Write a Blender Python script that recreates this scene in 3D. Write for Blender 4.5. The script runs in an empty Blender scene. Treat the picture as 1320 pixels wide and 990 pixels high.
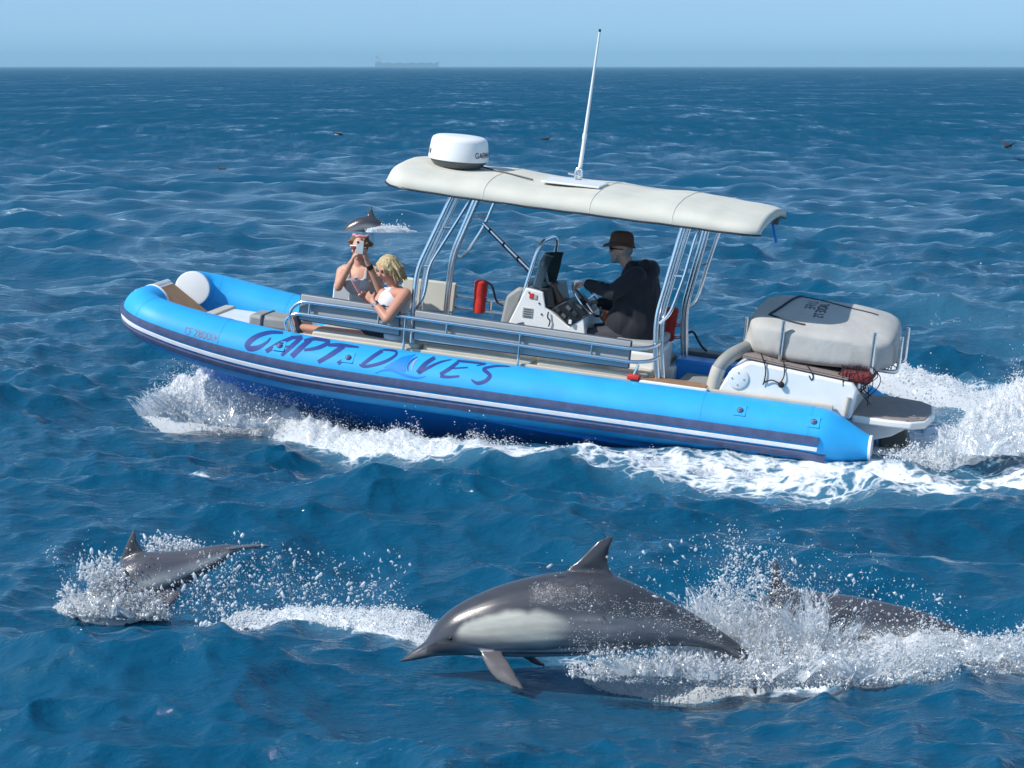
import bpy, bmesh, math, random
import numpy as np
from math import sin, cos, pi, radians, atan, sqrt, exp
from mathutils import Vector, Matrix
from mathutils.bvhtree import BVHTree

rng = np.random.default_rng(11)
random.seed(5)
scene = bpy.context.scene
col = scene.collection

# ------------------------------------------------------------------ camera
F, CH = 3300.0, 3.5                       # focal length in photo pixels, eye height (m)
PITCH = atan(410 / F)
cam_d = bpy.data.cameras.new('camera')
cam = bpy.data.objects.new('camera', cam_d)
col.objects.link(cam)
cam.location = (0, 0, CH)
cam.rotation_euler = (pi / 2 - PITCH, 0, 0)
cam_d.sensor_width = 36
cam_d.lens = 36 * F / 1320
cam_d.clip_start = 0.5
cam_d.clip_end = 60000
scene.camera = cam

# ------------------------------------------------------------------ light
SUN = Vector((-0.647, -0.326, 0.690)).normalized()      # direction towards the sun
sun_el = math.asin(SUN.z)
sun_az = math.atan2(SUN.x, SUN.y)
w = bpy.data.worlds.new('World')
scene.world = w
w.use_nodes = True
nt = w.node_tree
nt.nodes.clear()
sky = nt.nodes.new('ShaderNodeTexSky')
sky.sky_type = 'NISHITA'
sky.sun_disc = False
sky.sun_elevation = sun_el
sky.sun_rotation = sun_az
sky.altitude = 0
sky.air_density = 1.0
sky.dust_density = 0.2
sky.ozone_density = 1.6
bg = nt.nodes.new('ShaderNodeBackground')
bg.inputs['Strength'].default_value = 0.15
wo = nt.nodes.new('ShaderNodeOutputWorld')
# the air near the water line reads as the sky a little higher up (clear marine air, no yellow band)
_tc = nt.nodes.new('ShaderNodeTexCoord'); _sx = nt.nodes.new('ShaderNodeSeparateXYZ'); _cx = nt.nodes.new('ShaderNodeCombineXYZ')
_ab = nt.nodes.new('ShaderNodeMath'); _ab.operation = 'ABSOLUTE'
_ad = nt.nodes.new('ShaderNodeMath'); _ad.operation = 'MULTIPLY_ADD'; _ad.inputs[1].default_value = .9; _ad.inputs[2].default_value = .20
nt.links.new(_tc.outputs['Generated'], _sx.inputs[0]); nt.links.new(_sx.outputs[2], _ab.inputs[0]); nt.links.new(_ab.outputs[0], _ad.inputs[0])
nt.links.new(_sx.outputs[0], _cx.inputs[0]); nt.links.new(_sx.outputs[1], _cx.inputs[1]); nt.links.new(_ad.outputs[0], _cx.inputs[2])
_nm = nt.nodes.new('ShaderNodeVectorMath'); _nm.operation = 'NORMALIZE'
nt.links.new(_cx.outputs[0], _nm.inputs[0]); nt.links.new(_nm.outputs[0], sky.inputs[0])
_tn = nt.nodes.new('ShaderNodeVectorMath'); _tn.operation = 'MULTIPLY'; _tn.inputs[1].default_value = (.925, 1.0, .94)
nt.links.new(sky.outputs[0], _tn.inputs[0]); nt.links.new(_tn.outputs[0], bg.inputs[0])
nt.links.new(bg.outputs[0], wo.inputs[0])
sd = bpy.data.lights.new('sun', 'SUN')
sd.energy = 3.6
sd.angle = radians(0.55)
sd.color = (1.0, 0.955, 0.89)
so = bpy.data.objects.new('sun', sd)
col.objects.link(so)
so.rotation_euler = SUN.to_track_quat('Z', 'Y').to_euler()
so.location = (-20, -10, 30)
scene.view_settings.view_transform = 'Standard'
scene.view_settings.look = 'None'
scene.view_settings.exposure = 0.36
scene.view_settings.gamma = 1.0
scene.view_settings.use_curve_mapping = False
scene.cycles.max_bounces = 5
scene.cycles.volume_bounces = 0
scene.cycles.use_adaptive_sampling = True
scene.cycles.adaptive_threshold = .02
scene.cycles.transparent_max_bounces = 24
scene.cycles.caustics_reflective = False
scene.cycles.caustics_refractive = False

# ------------------------------------------------------------------ photo pixel -> place
_p = PITCH
fw = np.array([0, cos(_p), -sin(_p)]); upv = np.array([0, sin(_p), cos(_p)]); rtv = np.array([1., 0, 0])
CP = np.array([0, 0, CH])
def ray(u, v): return rtv * (u - 660) / F + upv * (495 - v) / F + fw
def G(u, v, z=0.0):                      # point of the water plane under a pixel
    d = ray(u, v); return CP + d * ((z - CH) / d[2])
def WY(u, v, Y):                         # point of the upright plane y = Y under a pixel
    d = ray(u, v); return CP + d * (Y / d[1])
def proj(P):                             # world points (n,3) -> photo pixels
    q = P - CP
    zc = q @ fw
    return 660 + F * (q @ rtv) / zc, 495 - F * (q @ upv) / zc

# boat frame: x forward, y port, z up; origin between the aft tube ends
_th, _al, _ro = radians(14), radians(6), radians(2.5)
_f0 = np.array([-cos(_th), sin(_th), 0]); _p0 = np.array([-sin(_th), -cos(_th), 0]); _z = np.array([0, 0, 1.])
_f = _f0 * cos(_al) + _z * sin(_al); _u = _z * cos(_al) - _f0 * sin(_al)
_P = _p0 * cos(_ro) - _u * sin(_ro); _U = _u * cos(_ro) + _p0 * sin(_ro)
BR = np.stack([_f, _P, _U], 1)
BO = WY(1123, 578, G(1120, 594)[1]) - BR @ np.array([0, .95, 0])
_bo = BR.T @ (CP - BO)
def B(u, v, y):                          # point of the boat's lateral plane y under a pixel
    d = BR.T @ ray(u, v); t = (y - _bo[1]) / d[1]; return Vector(_bo + d * t)
def b2w(p): return BO + BR @ np.array(p)
BM = Matrix([list(BR[0]) + [BO[0]], list(BR[1]) + [BO[1]], list(BR[2]) + [BO[2]], [0, 0, 0, 1]])

# ------------------------------------------------------------------ materials
def lin(c): return tuple((x / 12.92 if x <= .04045 else ((x + .055) / 1.055) ** 2.4) for x in (v / 255 for v in c))
def mat(name, color, rough=.5, metal=0., var=.08, vscale=6., bump=0., bscale=40., spec=.5, coat=0., trans=0., ior=1.45, sheen=0.):
    m = bpy.data.materials.new(name); m.use_nodes = True
    n = m.node_tree.nodes; L = m.node_tree.links
    b = n['Principled BSDF']
    b.inputs['Roughness'].default_value = rough
    b.inputs['Metallic'].default_value = metal
    b.inputs['Specular IOR Level'].default_value = spec
    b.inputs['Coat Weight'].default_value = coat
    b.inputs['Transmission Weight'].default_value = trans
    b.inputs['IOR'].default_value = ior
    b.inputs['Sheen Weight'].default_value = sheen
    tc = n.new('ShaderNodeTexCoord')
    nz = n.new('ShaderNodeTexNoise'); nz.inputs['Scale'].default_value = vscale; nz.inputs['Detail'].default_value = 6
    L.new(tc.outputs['Object'], nz.inputs['Vector'])
    mr = n.new('ShaderNodeMapRange')
    mr.inputs['From Min'].default_value = .25; mr.inputs['From Max'].default_value = .75
    mr.inputs['To Min'].default_value = 1 - var; mr.inputs['To Max'].default_value = 1 + var
    L.new(nz.outputs['Fac'], mr.inputs['Value'])
    mx = n.new('ShaderNodeVectorMath'); mx.operation = 'SCALE'
    mx.inputs[0].default_value = color[:3]
    L.new(mr.outputs[0], mx.inputs['Scale'])
    L.new(mx.outputs[0], b.inputs['Base Color'])
    if bump:
        n2 = n.new('ShaderNodeTexNoise'); n2.inputs['Scale'].default_value = bscale; n2.inputs['Detail'].default_value = 4
        L.new(tc.outputs['Object'], n2.inputs['Vector'])
        bp = n.new('ShaderNodeBump'); bp.inputs['Strength'].default_value = bump; bp.inputs['Distance'].default_value = .01
        L.new(n2.outputs['Fac'], bp.inputs['Height']); L.new(bp.outputs[0], b.inputs['Normal'])
    return m

M = {}
M['tube'] = mat('tube_fabric', (.028, .39, .80), .48, var=.10, vscale=3.5, bump=.10, bscale=7, spec=.4)
M['hull'] = mat('hull_paint', (.010, .24, .74), .3, var=.06, vscale=2)
M['navy'] = mat('rubbing_strake', (.075, .10, .195), .40, var=.2, vscale=14, bump=.2, bscale=30)
M['stripe'] = mat('white_stripe', (.78, .80, .84), .4)
M['white'] = mat('white_gelcoat', (.80, .80, .78), .28, var=.04, spec=.5)
M['cream'] = mat('cream_canvas', (.62, .605, .525), .85, var=.06, vscale=5, bump=.16, bscale=6)
M['radar'] = mat('radar_white', (.83, .83, .83), .35, var=.02)
M['dgrey'] = mat('dark_grey_plastic', (.10, .11, .11), .5)
M['black'] = mat('black_plastic', (.012, .012, .015), .4)
M['alu'] = mat('polished_aluminium', (.78, .80, .82), .18, metal=1., var=.05, vscale=8)
M['panel'] = mat('grey_vinyl', (.40, .42, .43), .55, var=.07, vscale=4, bump=.1, bscale=20)
M['panel_edge'] = mat('panel_edge', (.05, .065, .10), .5)
M['cush'] = mat('grey_cushion', (.30, .30, .28), .6, var=.1, bump=.15, bscale=20)
M['tan'] = mat('beige_vinyl', (.55, .50, .42), .55, var=.06)
M['deck'] = mat('deck_gelcoat', (.42, .42, .40), .5, var=.08)
M['red'] = mat('red_fabric', (.62, .035, .025), .6, var=.12, vscale=20, bump=.3, bscale=40)
M['orange'] = mat('orange_foam', (.80, .15, .03), .5)
M['smoke'] = mat('tinted_acrylic', (.035, .055, .055), .12, var=.1)
M['letter'] = mat('purple_lettering', (.022, .055, .245), .55, var=.1)
M['fin'] = mat('blue_lettering', (.005, .22, .76), .5)
M['reg'] = mat('grey_lettering', (.16, .24, .36), .5)
M['lilac'] = mat('lilac_lettering', (.32, .36, .75), .5)
M['raft'] = mat('raft_cover_canvas', (.46, .45, .425), .85, var=.07, bump=.8, bscale=9)
M['ink'] = mat('black_ink', (.02, .025, .045), .7)
M['rope'] = mat('black_rope', (.015, .015, .018), .8)
M['skin'] = mat('skin', (.60, .32, .22), .5, var=.08, vscale=9)
M['skin2'] = mat('tanned_skin', (.56, .265, .175), .5, var=.08, vscale=9)
M['lips'] = mat('lips', (.35, .08, .07), .45)
M['eye'] = mat('dark_eye', (.01, .008, .008), .15)
M['jacket'] = mat('navy_jacket', (.008, .009, .016), .8, var=.2, vscale=10, bump=.4, bscale=12, sheen=.1)
M['trous'] = mat('grey_trousers', (.05, .05, .06), .8)
M['hat'] = mat('brown_hat', (.13, .052, .03), .85, bump=.3)
M['beard'] = mat('grey_beard', (.32, .30, .28), .9, bump=.6, bscale=120)
M['greytop'] = mat('grey_tank_top', (.40, .40, .40), .8, bump=.2, bscale=30)
M['whitetop'] = mat('white_tank_top', (.72, .70, .75), .8, bump=.25, bscale=25)
M['shorts'] = mat('dark_shorts', (.015, .02, .04), .8)
M['blonde'] = mat('blonde_hair', (.50, .38, .20), .55, var=.35, vscale=40, bump=.8, bscale=70)
M['brownhair'] = mat('brown_hair', (.20, .12, .07), .6, var=.3, vscale=40, bump=.8, bscale=90)
M['pink'] = mat('pink_plastic', (.62, .24, .27), .5)
M['phone'] = mat('silver_phone', (.45, .50, .52), .25)
M['bird'] = mat('dark_plumage', (.045, .035, .03), .8)
M['birdw'] = mat('pale_plumage', (.45, .42, .38), .8)
M['ship'] = mat('ship_hull', (.10, .085, .09), .6)
M['shipw'] = mat('ship_superstructure', (.6, .6, .58), .6)
M['flipper'] = mat('flipper_skin', (.05, .047, .052), .28)

def teak_mat(name, base, axis):
    m = mat(name, base, .6, var=.18, vscale=10)
    n = m.node_tree.nodes; L = m.node_tree.links; b = n['Principled BSDF']
    tc = n.new('ShaderNodeTexCoord'); wv = n.new('ShaderNodeTexWave')
    wv.wave_type = 'BANDS'; wv.bands_direction = axis; wv.inputs['Scale'].default_value = 8.0
    L.new(tc.outputs['Object'], wv.inputs['Vector'])
    gt = n.new('ShaderNodeMath'); gt.operation = 'GREATER_THAN'; gt.inputs[1].default_value = .965
    L.new(wv.outputs['Fac'], gt.inputs[0])
    src = b.inputs['Base Color'].links[0].from_socket
    mix = n.new('ShaderNodeMix'); mix.data_type = 'RGBA'
    L.new(gt.outputs[0], mix.inputs['Factor']); L.new(src, mix.inputs['A']); mix.inputs['B'].default_value = (.03, .022, .018, 1)
    L.new(mix.outputs['Result'], b.inputs['Base Color'])
    return m
M['teak'] = teak_mat('teak_planking', (.36, .20, .10), 'Y')
M['teakd'] = teak_mat('weathered_teak', (.32, .26, .24), 'Y')

def spray_mat(name, diff, transl, clear, gloss):     # froth scatters light through itself; drops are partly clear
    m = bpy.data.materials.new(name); m.use_nodes = True
    n = m.node_tree.nodes; L = m.node_tree.links; n.clear()
    out = n.new('ShaderNodeOutputMaterial')
    tc = n.new('ShaderNodeTexCoord'); nz = n.new('ShaderNodeTexNoise'); nz.inputs['Scale'].default_value = 60; nz.inputs['Detail'].default_value = 5
    L.new(tc.outputs['Object'], nz.inputs['Vector'])
    bp = n.new('ShaderNodeBump'); bp.inputs['Strength'].default_value = .6; bp.inputs['Distance'].default_value = .012; L.new(nz.outputs['Fac'], bp.inputs['Height'])
    d = n.new('ShaderNodeBsdfDiffuse'); d.inputs[0].default_value = (.93, .95, .97, 1); L.new(bp.outputs[0], d.inputs['Normal'])
    t = n.new('ShaderNodeBsdfTranslucent'); t.inputs[0].default_value = (.93, .96, .98, 1)
    c = n.new('ShaderNodeBsdfTransparent'); g = n.new('ShaderNodeBsdfGlossy'); g.inputs['Roughness'].default_value = .15
    def mix(a_, b_, f):
        q = n.new('ShaderNodeMixShader'); q.inputs[0].default_value = f; L.new(a_, q.inputs[1]); L.new(b_, q.inputs[2]); return q.outputs[0]
    s = mix(d.outputs[0], t.outputs[0], transl / (diff + transl)); s = mix(s, g.outputs[0], gloss); s = mix(s, c.outputs[0], clear)
    L.new(s, out.inputs['Surface']); return m
M['foamw'] = spray_mat('white_foam', .5, .5, .06, .02)
M['drop'] = spray_mat('splash_water', .5, .5, .14, .10)

def sheet_mat():                                   # torn film of water: white streaks and holes along its flight
    m = spray_mat('water_film', .5, .5, .0, .15); n = m.node_tree.nodes; L = m.node_tree.links
    out = [q for q in n if q.type == 'OUTPUT_MATERIAL'][0]; src = out.inputs['Surface'].links[0].from_socket
    at = n.new('ShaderNodeAttribute'); at.attribute_name = 'flight'
    def nz(sx, sy, d):
        mp = n.new('ShaderNodeMapping'); mp.inputs['Scale'].default_value = (sx, sy, 1); L.new(at.outputs['Vector'], mp.inputs['Vector'])
        q = n.new('ShaderNodeTexNoise'); q.inputs['Scale'].default_value = 1; q.inputs['Detail'].default_value = d; q.inputs['Roughness'].default_value = .65; L.new(mp.outputs[0], q.inputs['Vector']); return q.outputs['Fac']
    sp = n.new('ShaderNodeSeparateXYZ'); L.new(at.outputs['Vector'], sp.inputs[0])
    ad = n.new('ShaderNodeMath'); ad.operation = 'ADD'; L.new(nz(26, 7, 6), ad.inputs[0]); L.new(nz(7, 3, 3), ad.inputs[1])
    th = n.new('ShaderNodeMath'); th.operation = 'MULTIPLY_ADD'; L.new(sp.outputs[2], th.inputs[0]); th.inputs[1].default_value = .22; th.inputs[2].default_value = .82
    su = n.new('ShaderNodeMath'); su.operation = 'SUBTRACT'; L.new(ad.outputs[0], su.inputs[0]); L.new(th.outputs[0], su.inputs[1])
    mu = n.new('ShaderNodeMath'); mu.operation = 'MULTIPLY'; mu.use_clamp = True; L.new(su.outputs[0], mu.inputs[0]); mu.inputs[1].default_value = 9
    cl = n.new('ShaderNodeBsdfTransparent'); mx = n.new('ShaderNodeMixShader')
    L.new(mu.outputs[0], mx.inputs[0]); L.new(cl.outputs[0], mx.inputs[1]); L.new(src, mx.inputs[2]); L.new(mx.outputs[0], out.inputs['Surface'])
    return m
M['film'] = sheet_mat()

# ------------------------------------------------------------------ mesh helpers
def link_mesh(name, verts, faces, m, parent=None, smooth=True):
    me = bpy.data.meshes.new(name)
    me.from_pydata([tuple(v) for v in verts], [], faces)
    me.update()
    if smooth: me.polygons.foreach_set('use_smooth', [True] * len(me.polygons))
    if m: me.materials.append(m)
    o = bpy.data.objects.new(name, me); col.objects.link(o)
    if parent: o.parent = parent
    return o
def big_mesh(name, V, T, m, smooth=True):        # numpy arrays, triangles or quads
    k = T.shape[1]
    me = bpy.data.meshes.new(name)
    me.vertices.add(len(V)); me.vertices.foreach_set('co', V.astype(np.float32).ravel())
    me.loops.add(T.size); me.loops.foreach_set('vertex_index', T.astype(np.int32).ravel())
    me.polygons.add(len(T)); me.polygons.foreach_set('loop_start', np.arange(0, T.size, k, dtype=np.int32))
    me.polygons.foreach_set('loop_total', np.full(len(T), k, dtype=np.int32))
    me.polygons.foreach_set('use_smooth', np.full(len(T), smooth))
    me.update(); me.validate()
    me.materials.append(m)
    o = bpy.data.objects.new(name, me); col.objects.link(o)
    return o
def smooth_path(pts, k=6):
    pts = [Vector(p) for p in pts]; out = []
    for i in range(len(pts) - 1):
        p0 = pts[max(i - 1, 0)]; p1 = pts[i]; p2 = pts[i + 1]; p3 = pts[min(i + 2, len(pts) - 1)]
        for j in range(k):
            t = j / k
            out.append(.5 * ((2 * p1) + (p2 - p0) * t + (2 * p0 - 5 * p1 + 4 * p2 - p3) * t * t + (3 * p1 - p0 - 3 * p2 + p3) * t ** 3))
    out.append(pts[-1]); return out
def round_path(pts, r=.05, k=4):          # polyline with filleted corners
    pts = [Vector(p) for p in pts]; out = [pts[0]]
    for i in range(1, len(pts) - 1):
        a, b, c = pts[i - 1], pts[i], pts[i + 1]
        d1 = min(r, (a - b).length * .45); d2 = min(r, (c - b).length * .45)
        s = b + (a - b).normalized() * d1; e = b + (c - b).normalized() * d2
        for j in range(k + 1):
            t = j / k; out.append(s * (1 - t) ** 2 + b * 2 * t * (1 - t) + e * t * t)
    out.append(pts[-1]); return out

class MB:
    def __init__(s): s.v = []; s.f = []
    def ring_loft(s, rings, cap0=True, cap1=True):
        n = len(rings[0]); b = len(s.v)
        for r in rings: s.v += [Vector(p) for p in r]
        for i in range(len(rings) - 1):
            for j in range(n):
                a = b + i * n + j; c = b + i * n + (j + 1) % n
                s.f.append((a, c, c + n, a + n))
        if cap0: s.f.append(tuple(b + j for j in reversed(range(n))))
        if cap1: s.f.append(tuple(b + (len(rings) - 1) * n + j for j in range(n)))
        return s
    def tube(s, path, r, n=8, cap=True, flat=None):
        path = [Vector(p) for p in path]
        rs = r if isinstance(r, (list, tuple)) else [r] * len(path)
        t0 = (path[1] - path[0]).normalized()
        ref = Vector((0, 0, 1)) if abs(t0.z) < .9 else Vector((1, 0, 0))
        nx = t0.cross(ref).normalized(); rings = []
        for i, p in enumerate(path):
            t = (path[min(i + 1, len(path) - 1)] - path[max(i - 1, 0)])
            if t.length < 1e-9: t = t0
            t = t.normalized()
            nx = (nx - t * nx.dot(t)); nx = nx.normalized() if nx.length > 1e-6 else t.orthogonal().normalized()
            ny = t.cross(nx)
            rings.append([p + (nx * cos(2 * pi * j / n) + ny * sin(2 * pi * j / n)) * rs[i] for j in range(n)])
        return s.ring_loft(rings, cap, cap)
    def box(s, c, d, ax=None):
        c = Vector(c); ax = ax or (Vector((1, 0, 0)), Vector((0, 1, 0)), Vector((0, 0, 1))); b = len(s.v)
        for k in (-1, 1):
            for j in (-1, 1):
                for i in (-1, 1): s.v.append(c + ax[0] * i * d[0] / 2 + ax[1] * j * d[1] / 2 + ax[2] * k * d[2] / 2)
        s.f += [tuple(b + q for q in x) for x in ((0, 2, 3, 1), (4, 5, 7, 6), (0, 1, 5, 4), (2, 6, 7, 3), (0, 4, 6, 2), (1, 3, 7, 5))]
        return s
    def prism(s, poly, y0, y1):           # (x,z) outline pushed from y0 to y1
        return s.ring_loft([[Vector((p[0], y0, p[1])) for p in poly], [Vector((p[0], y1, p[1])) for p in poly]])
    def slab(s, poly, z0, z1):            # (x,y) outline pushed from z0 to z1; z may be a function
        g = lambda q, p: q(p) if callable(q) else q
        return s.ring_loft([[Vector((p[0], p[1], g(z0, p))) for p in poly], [Vector((p[0], p[1], g(z1, p))) for p in poly]])
    def sphere(s, c, r, nu=12, nv=8, ax=None):
        c = Vector(c); r = r if hasattr(r, '__len__') else (r, r, r)
        ax = ax or (Vector((1, 0, 0)), Vector((0, 1, 0)), Vector((0, 0, 1))); rings = []
        for i in range(1, nv):
            a = pi * i / nv
            rings.append([c + ax[0] * (r[0] * sin(a) * cos(2 * pi * j / nu)) + ax[1] * (r[1] * sin(a) * sin(2 * pi * j / nu)) - ax[2] * (r[2] * cos(a)) for j in range(nu)])
        b = len(s.v); s.ring_loft(rings, False, False)
        lo = len(s.v); s.v.append(c - ax[2] * r[2]); hi = len(s.v); s.v.append(c + ax[2] * r[2])
        for j in range(nu):
            s.f.append((lo, b + (j + 1) % nu, b + j)); t = b + (nv - 2) * nu
            s.f.append((hi, t + j, t + (j + 1) % nu))
        return s
    def capsule(s, p0, r0, p1, r1, n=12):
        p0 = Vector(p0); p1 = Vector(p1); d = p1 - p0
        if d.length < 1e-5: return s.sphere(p0, r0)
        t = d.normalized(); path = []; rs = []
        for k in range(1, 5): a = pi / 2 * (1 - k / 4); path.append(p0 - t * r0 * sin(a)); rs.append(max(r0 * cos(a), 1e-4))
        path = [p0 - t * r0 * .999] + path; rs = [r0 * .04] + rs
        for k in range(0, 4): a = pi / 2 * (k / 4); path.append(p1 + t * r1 * sin(a)); rs.append(r1 * cos(a))
        path.append(p1 + t * r1 * .999); rs.append(r1 * .04)
        return s.tube(path, rs, n)
    def lathe(s, prof, c, ax, n=32):
        c = Vector(c)
        return s.ring_loft([[c + (ax[0] * cos(2 * pi * j / n) + ax[1] * sin(2 * pi * j / n)) * r + ax[2] * h for j in range(n)] for r, h in prof])
    def build(s, name, m, parent=None, smooth=True, bevel=0, sharp=True):
        o = link_mesh(name, s.v, s.f, m, parent, smooth)
        bm = bmesh.new(); bm.from_mesh(o.data); bmesh.ops.recalc_face_normals(bm, faces=bm.faces)
        bm.to_mesh(o.data); bm.free()
        if bevel:
            b = o.modifiers.new('bevel', 'BEVEL'); b.width = bevel; b.segments = 3; b.limit_method = 'ANGLE'; b.angle_limit = radians(35)
        if smooth and sharp:
            o.data.set_sharp_from_angle(angle=radians(38))
        return o
def voxelise(o, voxel, smooth=4, fac=.5):
    r = o.modifiers.new('r', 'REMESH'); r.mode = 'VOXEL'; r.voxel_size = voxel
    if smooth:
        q = o.modifiers.new('s', 'SMOOTH'); q.iterations = smooth; q.factor = fac
    dg = bpy.context.evaluated_depsgraph_get()
    me = bpy.data.meshes.new_from_object(o.evaluated_get(dg))
    old = o.data; o.modifiers.clear(); o.data = me
    me.name = old.name; bpy.data.meshes.remove(old)
    me.polygons.foreach_set('use_smooth', [True] * len(me.polygons))
    return o
def tag(o, label=None, cat=None, group=None, kind=None):
    if label: o['label'] = label
    if cat: o['category'] = cat
    if group: o['group'] = group
    if kind: o['kind'] = kind
    return o
def empty(name, loc=(0, 0, 0)):
    o = bpy.data.objects.new(name, None); o.location = loc; o.empty_display_size = .2; col.objects.link(o); return o
def rebase(o, base):                      # put an object's origin at its base without moving its mesh
    o.data.transform(Matrix.Translation(-Vector(base))); o.location = Vector(base)

# ------------------------------------------------------------------ sea
NW = 210
_lam = np.exp(rng.uniform(np.log(.16), np.log(7.0), NW)); _lam.sort()
_k = 2 * pi / _lam
_dir = radians(-112) + rng.normal(0, 1, NW) * np.radians(np.interp(_lam, [.2, 1.5, 6], [62, 50, 30]))
_kx, _ky = np.cos(_dir) * _k, np.sin(_dir) * _k
_ph = rng.uniform(0, 2 * pi, NW)
_slope = .040 * np.interp(_lam, [.16, .3, 1.0, 2.0, 4.0, 7.0], [1.1, 1.3, 1.35, 1.15, .78, .45])
_amp = _slope / _k * rng.uniform(.5, 1.3, NW)
def waves(x, y, step=None):
    z = np.zeros_like(x); dx = np.zeros_like(x); dy = np.zeros_like(x)
    g = .75 + .35 * np.sin(x * .21 + y * .13 + 1) * np.sin(y * .17 - x * .09)      # gusty patches
    for i in range(NW):
        a = _amp[i] * (g if _lam[i] < 2 else 1)
        if step is not None:
            a = a * np.clip((_lam[i] / step - .7) / 1.3, 0, 1)
        t = _kx[i] * x + _ky[i] * y + _ph[i]
        c, s_ = np.cos(t), np.sin(t)
        z += a * (c + .10 * np.cos(2 * t)) if _lam[i] < 1.6 else a * c
        q = .85 * a
        dx -= q * np.cos(_dir[i]) * s_; dy -= q * np.sin(_dir[i]) * s_
    return z, dx, dy
def sea_z(x, y):
    return float(waves(np.array([x]), np.array([y]))[0][0])

def vnoise(x, y, seed=0):                 # value noise for the foam masks
    r = np.random.default_rng(seed); T = r.random((256, 256))
    xi = np.floor(x).astype(int); yi = np.floor(y).astype(int); fx = x - xi; fy = y - yi
    fx = fx * fx * (3 - 2 * fx); fy = fy * fy * (3 - 2 * fy)
    a = T[xi & 255, yi & 255]; b = T[(xi + 1) & 255, yi & 255]; c = T[xi & 255, (yi + 1) & 255]; d = T[(xi + 1) & 255, (yi + 1) & 255]
    return (a * (1 - fx) + b * fx) * (1 - fy) + (c * (1 - fx) + d * fx) * fy
def fbm(x, y, seed=0, o=4):
    s = 0; a = .5
    for i in range(o): s = s + a * vnoise(x * 2 ** i, y * 2 ** i, seed + i); a *= .5
    return s / (1 - .5 ** o)

def stroke_mask(u, v, pts):               # pts: (u, v, half height, strength) along a line of foam
    m = np.zeros_like(u)
    for (u0, v0, h0, s0), (u1, v1, h1, s1) in zip(pts[:-1], pts[1:]):
        d = np.array([u1 - u0, v1 - v0]); L2 = d @ d
        t = np.clip(((u - u0) * d[0] + (v - v0) * d[1]) / L2, 0, 1)
        h = h0 + (h1 - h0) * t; s = s0 + (s1 - s0) * t
        dd = np.hypot((u - u0 - d[0] * t) * .45, v - v0 - d[1] * t)
        m = np.maximum(m, s * np.clip(1.25 - dd / h, 0, 1))
    return np.clip(m, 0, 1)

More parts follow.
